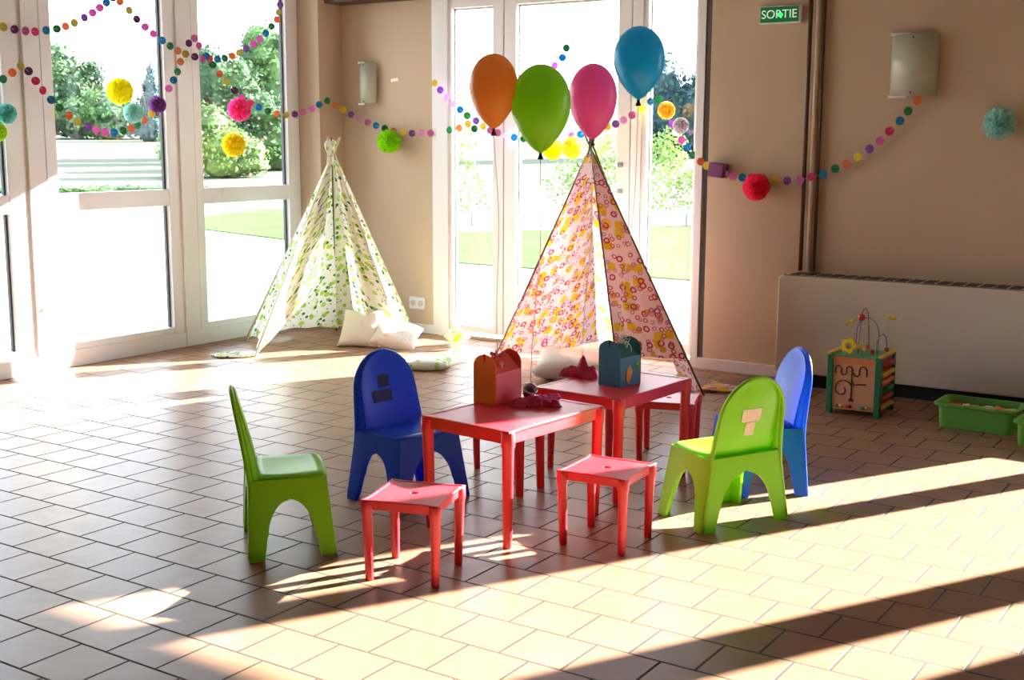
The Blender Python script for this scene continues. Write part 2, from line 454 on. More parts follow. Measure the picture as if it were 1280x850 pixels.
def tree(label, x, y, h, blobs, m, n=2600, leaf=.16, cat='tree', name='tree', flowers=0, trunk=True, seed=0, group=None, core_on=True):
    """blobs: (dx along view-perp, dz0, rx, rz) around the trunk foot"""
    rnd = random.Random(seed)
    z0 = gz(x, y)
    t = thing(name, label, cat, (x, y, z0), 0, group)
    v = Vector((x, y, 0)).normalized(); side = Vector((v.y, -v.x, 0))
    bm = MB(); tot = sum(b[2]*b[3] for b in blobs)
    bf = MB()
    for dx, dz, rx, rz in blobs:
        c = side*dx + Vector((0,0,dz))
        # a lumpy inner core keeps the crown from being see-through
        core = bmesh.ops.create_icosphere(bm, subdivisions=3, radius=1) if core_on else dict(verts=[])
        ph = rnd.random()*9
        for w in core['verts']:
            d = w.co.normalized(); k = .80 + .13*math.sin(d.x*5+ph)*math.sin(d.y*4+ph*2) + .12*math.sin(d.z*6+ph*3)+.05*rnd.random()
            w.co = c + Vector((d.x*rx*k, d.y*rx*k, d.z*rz*k))
        for _ in range(int(n*rx*rz/tot)):
            d = Vector((rnd.gauss(0,1), rnd.gauss(0,1), rnd.gauss(0,1))).normalized()
            k = .72 + .38*rnd.random() + .08*math.sin(d.x*7+ph)
            p = c + Vector((d.x*rx*k, d.y*rx*k, d.z*rz*k))
            if p.z < .05: continue
            u = Vector((rnd.gauss(0,1), rnd.gauss(0,1), rnd.gauss(0,1))).normalized()
            w = u.cross(d if abs(u.dot(d)) < .95 else Vector((0,0,1))).normalized()
            s = leaf*(.6+.9*rnd.random())
            tgt = bf if (flowers and rnd.random() < flowers) else bm
            add(tgt, [p-u*s, p-w*s*.6, p+u*s, p+w*s*.6], [(0,1,2,3)])
    obj('foliage', bm, m, t)
    if flowers: obj('blossom', bf, L_flower, t)
    else: bf.free()
    if trunk:
        bm = MB(); tube(bm, [(0,0,-.2), (0,0,h*.3), (0.1,0,h*.6)], [.16, .12, .06], 8)
        for k in range(4):
            a = k*1.7; tube(bm, [(0,0,h*.28), (math.cos(a)*h*.12, math.sin(a)*h*.12, h*.45), (math.cos(a)*h*.2, math.sin(a)*h*.2, h*.62)], [.07,.05,.02], 6)
        obj('trunk', bm, M_bark, t)
    return t
def at(px_dir, d): return px_dir[0]*d, px_dir[1]*d
D = {75:(-.804,.595), 110:(-.791,.611), 130:(-.783,.622), 150:(-.777,.629), 190:(-.762,.648), 5:(-.826,.563), 275:(-.728,.685), 325:(-.706,.708), 300:(-.717,.697), 345:(-.697,.717), 580:(-.584,.812), 700:(-.52,.854), 740:(-.497,.868), 840:(-.441,.897), 820:(-.452,.892)}
x, y = at(D[75], 92); tree('broad dark tree crown behind the leftmost yellow pompom window', x, y, 6, [(-.6,3.0,2.1,2.6),(1.2,2.6,1.9,2.3),(.1,4.6,1.6,1.5),(2.6,1.8,1.5,1.6),(-2,1.6,1.5,1.6),(2.4,4.0,1.0,1.1)], L_dark, 3800, .17, seed=1)
x, y = at(D[130], 84); tree('low rounded green tree to the right of the broad dark tree', x, y, 3.4, [(0,1.5,2,1.6),(1.8,1.2,1.5,1.2),(-1.9,1.2,1.6,1.3),(3.2,1.0,1.0,1.0)], L_mid, 3000, .15, seed=2)
x, y = at(D[190], 80); tree('narrow blue green conifer at the right edge of the middle window', x, y, 5, [(0,1.0,.95,1.1),(0,2.0,.75,1.1),(.05,3.0,.5,1.0),(.1,3.9,.25,.7)], L_con, 1800, .13, seed=3)
x, y = at(D[5], 84); tree('dark tree seen in the leftmost window behind the teal pompom', x, y, 5, [(0,2.2,1.5,2.2),(-1.5,2,1.6,1.8),(.2,3.6,1.0,1.2)], L_dark, 1800, .17, seed=4)
x, y = at(D[275], 56); tree('dark green tree in the third window behind the pink pompom', x, y, 5, [(-.9,2.6,1.1,2.2),(.2,2.4,1.3,2.3),(-.5,4.0,.9,1.0),(.9,3.2,1.0,1.3)], L_dark, 4200, .10, seed=5)
x, y = at(D[325], 60); tree('tall airy grey green tree at the right of the third window', x, y, 6, [(-.4,2.6,1.5,2.0),(.8,3.2,1.4,2.1),(.2,4.9,1.1,1.3),(1.4,5.0,.7,.9)], L_mid, 4000, .10, seed=6)
x, y = at(D[275], 47); tree('lime green flowering shrub below the dark tree in the third window', x, y, 2, [(-1.1,1.0,1.1,1.1),(.2,.9,1.1,1.0),(-.4,1.9,.9,.8),(1.0,.7,.8,.8)], L_lime, 3800, .07, 'shrub', 'shrub', .05, False, 7)
x, y = at(D[325], 46); x, y = at(D[325], 51.5); tree('wide rose shrub with pink blossoms below the airy tree', x, y, 2, [(-.7,1.1,1.1,1.2),(.6,1.0,1.3,1.1),(1.5,1.4,1.0,1.5),(.1,2.2,1.0,.9)], L_mid, 4200, .08, 'shrub', 'shrub', .06, False, 8)
x, y = at(D[740], 27); tree('loose light shrub beyond the door left of the pink tent top', x, y, 1.8, [(0,.8,.7,.8),(-.6,.6,.5,.5),(.5,1.2,.5,.6),(.1,1.6,.4,.4)], L_lime, 1500, .04, 'shrub', 'shrub', 0, True, 9, None, False)
x, y = at(D[840], 62); tree('dark bluish tree seen through the right sidelight of the doors', x, y, 5.5, [(-.8,2.4,1.8,2.4),(1.0,2.0,1.4,2.0),(-1.4,4.4,1.0,1.0),(1.6,3.6,.7,1.3)], L_con, 3600, .13, seed=10)
x, y = at(D[820], 28); tree('bright bushy shrub behind the low wall in the right sidelight', x, y, 2, [(0,.8,.7,.9),(.3,1.4,.4,.5),(.9,.5,.5,.5)], L_lime, 2200, .045, 'shrub', 'shrub', 0, False, 11, None, False)
x, y = at(D[580], 24); tree('pale slender shrub in the left sidelight of the doors', x, y, 1.6, [(0,.8,.28,.9),(.35,.5,.2,.5)], L_lime, 420, .04, 'shrub', 'shrub', 0, False, 12, None, False)
x, y = -30.5, 24.2
tree('long low clipped hedge across the pale field outside', x, y, .4, [(k*.55, .06, .5, .14) for k in range(-5, 6)], L_mid, 1800, .05, 'hedge', 'hedge', 0, False, 13)

# ------------------------------------------------------------------ kids chairs
def make_chair(label, m, rough=None):
    t = thing('child_chair', label, 'chair', (0,0,0), 0, 'plastic childrens chairs around the red tables')
    ZS = .288
    F0 = {'bl': (-.150, .215), 'br': (-.150, -.215), 'fl': (.158, .190), 'fr': (.158, -.190)}
    T0 = {'bl': (-.138, .174), 'br': (-.138, -.174), 'fl': (.128, .150), 'fr': (.128, -.150)}
    def half(bm, a, b, u0, va, cache):
        Fa, Fb, Ta, Tb = (Vector((*F0[a], 0)), Vector((*F0[b], 0)), Vector((*T0[a], ZS)), Vector((*T0[b], ZS)))
        nv, nu = 28, 6
        rows = []
        for i in range(nv+1):
            v = i/nv
            ul = u0 - .05*(1 - min(1, v/.38))
            v1 = .30
            ue = ul if v < v1 else (.5 - (.5-u0)*math.sqrt(max(0, 1-((v-v1)/(va-v1))**2)) if v < va else .5)
            row = []
            for j in range(nu+1):
                u = ue*j/nu
                if j == 0 and i in cache: row.append(cache[i]); continue
                p = Fa.lerp(Fb, u).lerp(Ta.lerp(Tb, u), v)
                # rounded corner: pull the corner in
                w = bm.verts.new(p)
                if j == 0: cache[i] = w
                row.append(w)
            rows.append(row)
        for i in range(nv):
            for j in range(nu): bm.faces.new((rows[i][j], rows[i][j+1], rows[i+1][j+1], rows[i+1][j]))
    for a, sd, fb in (('bl','fl','br'), ('br','fr','bl'), ('fl','bl','fr'), ('fr','br','fl')):
        bm = MB(); cache = {}
        half(bm, a, sd, .215, .74, cache); half(bm, a, fb, .18, .76, cache)
        lg = obj('leg', bm, m, t, smooth=True, solid=.014)
        es = lg.modifiers.new('e', 'EDGE_SPLIT'); es.split_angle = R(40)
    # seat: dished slab with rounded edges
    bm = MB(); nx, ny = 14, 12
    g = []
    for i in range(nx+1):
        row = []
        for j in range(ny+1):
            u, w = i/nx*2-1, j/ny*2-1
            k = 1 - .06*(u*u*w*w)
            x_ = .008 + (.133 if u > 0 else .128)*u*k; y_ = (.163 - .004*u)*w*k
            z_ = .296 - .010*(1-u*u)*(1-w*w) - .012*max(0, abs(u)-.86)/.14*1 - .010*max(0, abs(w)-.88)/.12
            row.append(bm.verts.new((x_, y_, z_)))
        g.append(row)
    for i in range(nx):
        for j in range(ny): bm.faces.new((g[i][j], g[i+1][j], g[i+1][j+1], g[i][j+1]))
    obj('seat', bm, m, t, smooth=True, solid=.014, bevel=.004)
    # backrest: rounded arch outline, leaning and gently hollow
    bm = MB(); nz_, ny = 20, 14
    rows = []
    for i in range(nz_+1):
        s = i/nz_; z_ = .265 + s*.337
        if s < .55: hw = .154 - .008*(s/.55)
        else:
            q = (s-.55)/.45; hw = .146*math.sqrt(max(0, 1-q*q*.999))
            hw = max(hw, .012)
        row = []
        for j in range(ny+1):
            w = j/ny*2-1
            x_ = -.110 - .085*s**1.15 - .016*(1-w*w)*(math.sin(PI*min(1, s*1.05)))
            row.append(bm.verts.new((x_ + .006, hw*w, z_)))
        rows.append(row)
    for i in range(nz_):
        for j in range(ny): bm.faces.new((rows[i][j], rows[i][j+1], rows[i+1][j+1], rows[i+1][j]))
    obj('backrest', bm, m, t, smooth=True, solid=.015, bevel=.005)
    # side flanges sweep back from the panel edge; a rounded rim runs from foot to foot
    def hw_(q):
        if q < .55: return .154 - .008*(q/.55)
        q2 = (q-.55)/.45; return .146*math.sqrt(max(0, 1-q2*q2))
    prof = [(hw_(q), .265+q*.337, q) for q in [k/14*.55 for k in range(15)]] + [(.146*math.cos(R(a)), .265+.337*(.55+.45*math.sin(R(a))), .55+.45*math.sin(R(a))) for a in range(6, 91, 6)]
    outer = []
    for sd in (1, -1):
        bm = MB(); prev = None; line = []
        for y_, z_, q in prof:
            x_ = -.104 - .085*q**1.15; f_ = (1-q)
            a_ = (x_, sd*y_, z_); b_ = (x_ - .006 - .032*f_**.9, sd*(y_ + .020*f_ + .002), z_)
            c_ = [bm.verts.new(a_), bm.verts.new(b_)]; line.append(b_)
            if prev: bm.faces.new((prev[0], prev[1], c_[1], c_[0]))
            prev = c_
        outer.append(line)
        obj('side_flange', bm, m, t, smooth=True, solid=.010)
    foot = lambda sd: [(-.150+.010*k/6, sd*(.213-.040*k/6), .012+.26*k/6) for k in range(6)]
    bm = MB(); tube(bm, foot(1) + outer[0] + outer[1][::-1][1:] + foot(-1)[::-1], .0085, 8)
    obj('back_rim', bm, m, t, smooth=True)
    return t
def sticker(parent, m, rects, side, label):
    for (ya, yb, za, zb) in rects:
        bm = MB(); v = []
        for y_, z_ in ((ya, za), (yb, za), (yb, zb), (ya, zb)):
            s = (z_-.265)/.337; w = y_/.15
            x_ = -.110 - .085*s**1.15 - .016*(1-w*w)*math.sin(PI*min(1, s*1.05)) + .006 + side*.0095
            v.append((x_, y_, z_))
        q = [(a[0]+side*.001, a[1], a[2]) for a in v]
        add(bm, v+q, [(0,1,2,3),(7,6,5,4),(0,4,5,1),(1,5,6,2),(2,6,7,3),(3,7,4,0)])
        obj('sticker', bm, m, [c for c in parent.children if c.name.startswith('backrest')][0], label=label)
gl = make_chair('lime green plastic child chair on the left, seen from its side', P_green)
gl.location = (-3.174, 3.270, 0); gl.rotation_euler.z = R(48)
bl = make_chair('royal blue plastic child chair facing us behind the left end of the red table', P_blue)
bl.location = (-3.166, 4.005, 0); bl.rotation_euler.z = R(-13)
gr_ = make_chair('lime green plastic child chair seen from behind, right of the red tables', P_green)
gr_.location = (-1.948, 4.480, 0); gr_.rotation_euler.z = R(154)
br_ = make_chair('royal blue plastic child chair behind the right green chair', P_blue)
br_.location = (-2.018, 5.005, 0); br_.rotation_euler.z = R(224)
sticker(bl, P_sticker_d, [(-.085, .018, .395, .443), (-.045, .014, .455, .505)], 1, 'dark blue rectangular sticker')
sticker(gr_, P_sticker_l, [(-.042, .052, .425, .478), (-.022, .024, .368, .422)], -1, 'pale rectangular sticker')

# ------------------------------------------------------------------ stools and tables
def make_stand(t, w, d, h, apron, lr0, lr1, splay, hole=True, corner=.026, seatname='seat'):
    # top: slab with slightly waisted edges and raised corner bosses
    bm = MB(); n = 12
    per = []
    for (ax, ay, bx, by) in ((-1,-1,1,-1), (1,-1,1,1), (1,1,-1,1), (-1,1,-1,-1)):
        for k in range(n):
            q = k/n; x_ = ax + (bx-ax)*q; y_ = ay + (by-ay)*q
            inset = .011 if .10 < q < .90 else (.0 if q < .06 or q > .94 else .006)
            x2 = x_*w/2; y2 = y_*d/2
            if ay == by: y2 -= inset*ay
            else: x2 -= inset*ax
            if k == 0: x2 *= .975; y2 *= .975
            per.append((x2, y2))
    N = len(per)
    def ring(f, z): return [bm.verts.new((x_*f, y_*f, z)) for x_, y_ in per]
    r_b = ring(.975, h-.010); r0 = ring(1, h-.008); r1 = ring(1, h-.003); r2 = ring(.985, h); r3 = ring(.93, h); r4 = ring(.90, h-.0025)
    rs = [r_b, r0, r1, r2, r3, r4]
    for a, b in zip(rs, rs[1:]):
        for k in range(N): bm.faces.new((a[k], a[(k+1)%N], b[(k+1)%N], b[k]))
    bm.faces.new(r_b[::-1])
    nh = N
    if hole:
        hr = [bm.verts.new((.015*math.cos(2*PI*k/N - PI*.75), .015*math.sin(2*PI*k/N - PI*.75), h-.003)) for k in range(N)]
        hb = [bm.verts.new((.014*math.cos(2*PI*k/N - PI*.75), .014*math.sin(2*PI*k/N - PI*.75), h-.0095)) for k in range(N)]
        for k in range(N):
            bm.faces.new((r4[k], r4[(k+1)%N], hr[(k+1)%N], hr[k])); bm.faces.new((hr[k], hr[(k+1)%N], hb[(k+1)%N], hb[k]))
        bm.faces.new(hb)
        
    else: bm.faces.new(r4)
    top = obj(seatname, bm, P_red, t, smooth=False)
    if hole:
        b = MB(); lathe(b, [(0, h-.0093), (.0138, h-.0093), (.0138, h-.0085), (0, h-.0085)], 16, close=False); obj('hole', b, P_hole, top, label='dark round hole in the middle')
    # apron
    bm = MB(); ix, iy, th = w/2-.016, d/2-.016, .006
    za, zb = h-apron, h-.009
    box(bm, -ix, ix, -iy, -iy+th, za, zb); box(bm, -ix, ix, iy-th, iy, za, zb)
    box(bm, -ix, -ix+th, -iy+th, iy-th, za, zb); box(bm, ix-th, ix, -iy+th, iy-th, za, zb)
    obj('apron', bm, P_red, t, bevel=.002)
    cx, cy = w/2-corner*.95, d/2-corner*.95
    for sx in (-1, 1):
        for sy in (-1, 1):
            bm = MB()
            x_, y_ = sx*cx, sy*cy
            tube(bm, [(x_, y_, h-.006), (x_, y_, h-apron-.008), (x_+sx*splay*.06, y_+sy*splay*.06, h-apron-.02), (x_+sx*splay, y_+sy*splay, .004), (x_+sx*splay, y_+sy*splay, 0)],
                 [corner, corner, lr0, lr1, lr1*.9], 16)
            obj('leg', bm, P_red, t, smooth=True, bevel=.002)
def make_table(label, loc, rz):
    t = thing('child_table', label, 'table', loc, rz, 'small red plastic tables')
    make_stand(t, .455, .615, .450, .052, .0225, .0175, -.006, hole=False, corner=.0265, seatname='table_top')
    return t
t1 = make_table('nearer small red plastic table carrying the orange gift box', (-2.610, 3.965, 0), R(-6))
t2 = dup(t1, 'farther small red plastic table carrying the blue gift box', (-2.562, 4.690, 0), R(-3.5))
s1 = thing('child_stool', 'front left red plastic stool, nearest to the left green chair', 'stool', (-2.570, 3.272, 0), R(17), 'small red plastic stools')
make_stand(s1, .290, .290, .290, .036, .0185, .0145, -.004, True, .022)
dup(s1, 'red plastic stool between the nearer table and the right green chair', (-2.182, 3.950, 0), R(4))
dup(s1, 'red plastic stool half hidden behind the right end of the farther table', (-2.560, 5.235, 0), R(19))
dup(s1, 'red plastic stool hidden behind the nearer table, only its legs showing', (-3.050, 4.630, 0), R(-7.7))

# ------------------------------------------------------------------ gift boxes
def gift_box(label, loc, rz, W, L, cA, cB, cIn, bow_c):
    """arched end panels at y=0 and y=L; body height .125, arches to .2"""
    t = thing('gable_gift_box', label, 'gift box', loc, rz)
    mA = mat(label[:12]+' panel', cA, rough=.55); mB = mat(label[:12]+' side', cB, rough=.5); mI = mat(label[:12]+' inner', cIn, rough=.6)
    H = .128; T = .0035
    body = MB(); box(body, 0, W, T+.001, L-T-.001, 0.001, H); obj('box_body', body, mB, t, bevel=.003)
    def archpts():
        p = [(0, 0), (W, 0), (W, .155)]
        for a in range(10, 171, 10):
            p.append((W/2 + W/2*math.cos(R(a)), .155 + .048*math.sin(R(a))))
        p.append((0, .155)); return p
    for y0, mm in ((0, mA), (L-T, mI)):
        bm = MB(); prism(bm, archpts(), y0, y0+T, Matrix.Identity(4)); obj('arched_panel', bm, mm, t, bevel=.001)
    for s in (0, 1):                     # flaps leaning in towards the ridge
        bm = MB(); x0 = 0.003 if s == 0 else W-.003
        x1 = W/2 + (-.012 if s == 0 else .012)
        add(bm, [(x0, T+.006, H), (x0, L-T-.006, H), (x1, L-T-.018, H+.052), (x1, T+.018, H+.052)], [(0,1,2,3)])
        obj('lid_flap', bm, mI if s else mB, t, solid=.003)
    for y0 in (0, L):                    # notches the handles pass through
        bm = MB(); prism(bm, [(W/2-.006, .205), (W/2+.006, .205), (W/2+.002, .172), (W/2-.002, .172)], y0-.0012, y0+.0012, Matrix.Identity(4)); obj('notch', bm, mat(label[:10]+' notch', cIn, rough=.9), t)
    return t, H
ob, H = gift_box('orange and pink paper gable box on the nearer red table', (-2.832, 4.000, .4475), R(-2), .112, .178, '#ffa854', '#ff7a92', '#e04434', '#d04a78')
bb, H = gift_box('dark blue paper gable box with orange paper shapes on the farther red table', (-2.598, 4.612, .4475), R(-9), .118, .150, '#2477a0', '#4a78b0', '#15505c', '#88aacc')
M_bow = mat('pink ribbon', '#f07898', rough=.45, trans=.15)
bm = MB()
for k in range(5):
    a = k*1.256; pts = [(.056+.004*math.cos(a), .09+.004*math.sin(a), .186)]
    for q in range(1, 8):
        s = q/7; pts.append((.056 + math.cos(a)*.030*math.sin(PI*s) , .09+math.sin(a)*.034*math.sin(PI*s), .186 + .030*s*math.sin(PI*s) - .004*s))
    tube(bm, pts, .0055, 6)
tube(bm, [(.056,.02,.18), (.056,.06,.19), (.056,.12,.19), (.056,.16,.18)], .004, 6)
obj('ribbon_bow', bm, M_bow, ob, smooth=True, label='pink ribbon bow')
bm = MB(); prism(bm, [(.085,.148),(.10,.142),(.108,.17),(.09,.172)], .06, .062, Matrix.Identity(4)); obj('gift_tag', bm, mat('white tag', '#f4ecec', rough=.7), ob, label='white gift tag')
M_or = mat('orange paper', '#e8883c', rough=.6); M_gr = mat('green paper', '#3f8a4a', rough=.6); M_str = mat('pale raffia', '#cfd6dc', rough=.6); M_yel = mat('yellow paper', '#e8d23c', rough=.6)
Mx = Matrix.Rotation(R(90), 4, 'Z')
bm = MB()
add(bm, [(.1195,.040,.030),(.1195,.060,.010),(.1195,.086,.060),(.1195,.070,.092),(.1195,.048,.080)] + [(.1215,.040,.030),(.1215,.060,.010),(.1215,.086,.060),(.1215,.070,.092),(.1215,.048,.080)],
    [(0,1,2,3,4),(9,8,7,6,5)] + [(i,(i+1)%5,5+(i+1)%5,5+i) for i in range(5)])
obj('paper_fish', bm, M_or, bb, label='orange paper cut-out')
bm = MB(); sphere(bm, (.120, .118, .095), .014, 10, 6, (.15,1,1.2)); sphere(bm, (.120, .122, .070), .010, 10, 6, (.15,1,1.5)); obj('paper_leaf', bm, M_gr, bb, label='green paper cut-out')
bm = MB(); sphere(bm, (.1225, .118, .095), .005, 8, 5, (.15,1,1)); obj('paper_dot', bm, M_yel, bb, label='yellow paper dot')
bm = MB(); rnd = random.Random(5)
for k in range(9):
    a = rnd.random()*6.28; p0 = Vector((.06, .075, .185)); pts = [p0]
    for q in range(6):
        s = (q+1)/6; pts.append((p0.x + .035*s + .016*math.cos(a+4*s), p0.y + .02*math.sin(a+5*s), p0.z + .035*math.sin(PI*s) - .07*s*(k%3)/2))
    tube(bm, pts, .0016, 5)
obj('curled_ribbon', bm, M_str, bb, smooth=True, label='curled pale ribbon')

# ------------------------------------------------------------------ balloons
def balloon(label, c, w, h, colr, knot_c, anchor):
    t = thing('balloon', label, 'balloon', c, 0, 'balloons floating over the tables')
    m = mat('latex '+colr, colr, rough=.28, spec=.6, trans=.5)
    mk = mat('latex dark '+colr, knot_c, rough=.5)
    bm = MB(); prof = []
    n = 26
    for i in range(n+1):
        a = PI*i/n; z_ = -math.cos(a); r_ = math.sin(a)
        # narrow the lower half into a pear
        if z_ < 0:
            q = -z_; r_ = .52*math.sqrt(max(0, 1-q*q)) + .48*math.cos(PI*q/2); z_ = z_*1.13
        else: z_ = z_*.87
        r_ = max(r_, .03 if i == 0 else 0)
        prof.append((r_*w/2 if i < n else 0, (z_*.5 + .065)*h))
    prof[0] = (.007, prof[0][1]-.004)
    lathe(bm, prof, 36)
    skin = obj('balloon_skin', bm, m, t, smooth=True)
    bm = MB(); zb = prof[0][1]
    lathe(bm, [(.0075, zb+.004), (.006, zb-.006), (.009, zb-.012), (.0125, zb-.022), (.010, zb-.024), (0, zb-.018)], 14)
    obj('knot', bm, mk, skin, smooth=True)
    bm = MB(); a = Vector(anchor)-Vector(c); pts = []
    for i in range(25):
        s = i/24; p = Vector((0,0,zb-.016)).lerp(a, s); p.x += .012*math.sin(PI*s)*math.sin(s*5); p.y += .012*math.sin(PI*s); pts.append(p)
    tube(bm, pts, .0016, 5); obj('string', bm, M_string, t, smooth=True)
    return t
M_string = mat('curling ribbon', '#f4f2ee', rough=.4)
balloon('orange balloon, leftmost of the four balloons', (-2.788,4.078,1.690), .193, .290, '#ffbc6c', '#6a2a1a', (-2.776,4.09,.64))
balloon('green balloon, the largest and second from the left', (-2.634,4.182,1.624), .236, .343, '#b0f03c', '#1d3a1a', (-2.663,4.166,.51))
balloon('pink balloon above the tip of the patterned pink tent', (-2.724,4.750,1.668), .211, .325, '#ff86cc', '#7a2a4a', (-2.752,4.732,.49))
balloon('blue balloon, highest and rightmost of the four balloons', (-2.472,4.695,1.822), .215, .300, '#28d2ff', '#1a2226', (-2.53,4.675,.63))

# things on the tables
def cloth_heap(name, label, cat, c, size, m, seed, peak, ln=(1,1), zoff=0):
    rnd = random.Random(seed); bm = MB(); n = 26
    g = []
    for i in range(n+1):
        row = []
        for j in range(n+1):
            u, v = i/n*2-1, j/n*2-1; r_ = math.hypot(u, v)
            a = math.atan2(v, u)
            rim = .75 + .25*math.sin(a*3+seed) ; k = min(1, rim/max(r_, .001)) if r_ > rim else 1
            x_ = u*k*size*ln[0]; y_ = v*k*size*ln[1]
            z_ = .010 + .012*abs(math.sin(u*7+seed)*math.cos(v*6+seed*2)) + .010*abs(math.sin(u*13-v*9)) 
            for px_, py_, ph_, pw_ in peak: z_ += ph_*math.exp(-(((u-px_)**2+(v-py_)**2)/pw_**2))
            if r_ > rim*.92: z_ = .003
            row.append(bm.verts.new((x_, y_, z_+zoff)))
        g.append(row)
    for i in range(n):
        for j in range(n): bm.faces.new((g[i][j], g[i+1][j], g[i+1][j+1], g[i][j+1]))
    t = obj(name, bm, m, smooth=True, solid=.003, loc=c)
    return tag(t, label, cat)
M_mag = mat('magenta dotted cloth', '#f04884', rough=.7, var=.5, vscale=45, trans=.1)
M_dred = mat('crimson cloth', '#ec3458', rough=.75, var=.45, vscale=30, trans=.1)
M_purple = mat('purple foil', '#5a3a62', rough=.3, spec=.7)
M_silver = mat('silver rim', '#d8dade', rough=.2, metal=1)
cl = cloth_heap('crumpled_scarf', 'crumpled magenta scarf on the near table in front of the orange box', 'scarf', (-2.60, 4.085, .4475), .12, M_mag, 2.2, [(.3,.2,.012,.5)], (1.0,.5))
cl.rotation_euler.z = R(28)
bm = MB(); rnd = random.Random(3)
for k in range(34):
    x_ = -.01+rnd.random()*.12; y_ = -.03+rnd.random()*.08
    sphere(bm, (x_, y_, .026+rnd.random()*.014), .006+rnd.random()*.004, 6, 4, (1.3,1,.7))
o = obj('tassel_trim', bm, mat('pink tufts', '#f06cc0', rough=.8), cl, smooth=True, label='bright pink tufts')
w_ = thing('balloon_weight', 'small purple foil cone with silver rim holding the green balloon string', 'balloon weight', (-2.672, 4.150, .462), 0)
Mw = Matrix.Rotation(R(35), 4, 'Y') @ Matrix.Rotation(R(20), 4, 'X')
bm = MB(); lathe(bm, [(.012,0), (.020,.018), (.026,.04), (.029,.052)], 20, Mw); obj('cone', bm, M_purple, w_, smooth=True)
bm = MB(); lathe(bm, [(.029,.051), (.031,.053), (.031,.058), (.027,.060), (.026,.053)], 20, Mw, close=False); obj('rim', bm, M_silver, w_, smooth=True)
bm = MB(); lathe(bm, [(0,.050),(.026,.053)], 20, Mw, close=False); obj('foil_top', bm, mat('lilac foil', '#b9a8c8', rough=.25, metal=.6), w_)
cloth_heap('crumpled_bandana', 'crimson bandana with a raised peak on the far table beside the blue box', 'bandana', (-2.755, 4.735, .4475), .105, M_dred, 4.1, [(.05,.0,.075,.20),(.55,-.1,.03,.3),(-.5,.1,.02,.3)], (1.0,.7)).rotation_euler.z = R(20)

# ------------------------------------------------------------------ tents
def panel(bm, uvl, ap, A, B, tA=1, tB=1, sag=.05, rip=.012, nu=18, nv=26, v0=.05, freq=3, u0=0, u1=1, inward=None, drape=0):
    ap, A, B = Vector(ap), Vector(A), Vector(B)
    nrm = (A-ap).cross(B-ap).normalized()
    if inward is not None and nrm.dot(Vector(inward)-A) < 0: nrm = -nrm
    g = []
    for i in range(nv+1):
        v = v0 + (1-v0)*i/nv; row = []
        for j in range(nu+1):
            u = u0 + (u1-u0)*j/nu
            tt = tA + (tB-tA)*u
            hem = 1 - drape*math.sin(PI*u)
            p = ap + (A-ap)*(v*tt*hem)*(1-u) + (B-ap)*(v*tt*hem)*u
            p = p + nrm*(sag*math.sin(PI*u)*v + rip*v*math.sin(u*PI*2*freq + v*2))
            p.z = max(p.z, .006)
            w = bm.verts.new(p); row.append((w, u*(A-B).length*v, v*(A-ap).length))
        g.append(row)
    for i in range(nv):
        for j in range(nu):
            q = (g[i][j], g[i][j+1], g[i+1][j+1], g[i+1][j])
            f = bm.faces.new([a[0] for a in q])
            for lp, a in zip(f.loops, q): lp[uvl].uv = (a[1], a[2])
def tent(label, ap, feet, panels, fab, polem, tip=.13, pr=.009, knot=False, loc=(0,0,0)):
    t = thing('play_tent', label, 'tent', (0,0,0), 0)
    ap = Vector(ap)
    for k, f in enumerate(feet):
        f = Vector(f); d = (ap-f).normalized(); off = Vector((math.cos(k*2.2), math.sin(k*2.2), 0))*.012
        bm = MB(); tube(bm, [f, f.lerp(ap+off, .5), ap+off, ap+off+d*tip], [pr, pr, pr*.9, pr*.8], 8); obj('pole', bm, (M_pole_d if (polem is M_pole_l and k == 2) else polem), t, smooth=True)
    cx = sum((Vector(f) for f in feet), Vector())/len(feet)
    for nm, kw in panels:
        bm = MB(); uvl = bm.loops.layers.uv.new('UVMap'); kw = dict(kw); a = kw.pop('a'); b = kw.pop('b')
        panel(bm, uvl, ap, a, b, inward=(cx.x, cx.y, a[2]), **kw)
        obj(nm, bm, fab, t, smooth=True)
    return t
# green tent
GA_ = (-6.15, 6.05, 0); GR_ = (-5.66, 7.10, 0); GB_ = (-6.50, 7.30, 0); GC_ = (-6.72, 6.52, 0); GE_ = (-5.86, 7.50, 0)
gap = (-6.135, 6.89, 1.42)
gt = tent('white and green leaf patterned play tent in the corner beside the left windows', gap, [GA_, GR_, GB_, GC_, GE_],
    [('back_cloth', dict(a=GC_, b=GB_, tA=.98, tB=.98, sag=.02, drape=.03)),
     ('back_cloth', dict(a=GB_, b=GE_, tA=.98, tB=.98, sag=.02, drape=.03)),
     ('side_cloth', dict(a=GA_, b=GC_, tA=.97, tB=.98, sag=.03, drape=.04)),
     ('side_cloth', dict(a=GE_, b=GR_, tA=.97, tB=.97, sag=-.02)),
     ('front_flap', dict(a=GA_, b=(-5.95, 6.42, 0), tA=.99, tB=.66, sag=.10, rip=.014, freq=2)),
     ('front_flap', dict(a=GR_, b=(-5.82, 6.78, 0), tA=.93, tB=.80, sag=.05, rip=.014, freq=2))],
    M_green_fab, M_pole_l, tip=.11, pr=.006)
bm = MB(); uvl = bm.loops.layers.uv.new('UVMap'); 
Mk = Matrix.Translation(Vector(gap)+Vector((-.012,-.01,-.005)))
prof = [(.028,-.10),(.024,-.05),(.020,-.02),(.034,.01),(.042,.04),(.036,.07),(.02,.085),(0,.08)]
n = 20; rings = []
for r_, z_ in prof:
    rings.append([bm.verts.new(Mk @ Vector((r_*(1+.18*math.sin(k*5))*math.cos(2*PI*k/n), r_*(1+.18*math.sin(k*5))*math.sin(2*PI*k/n), z_))) for k in range(n)])
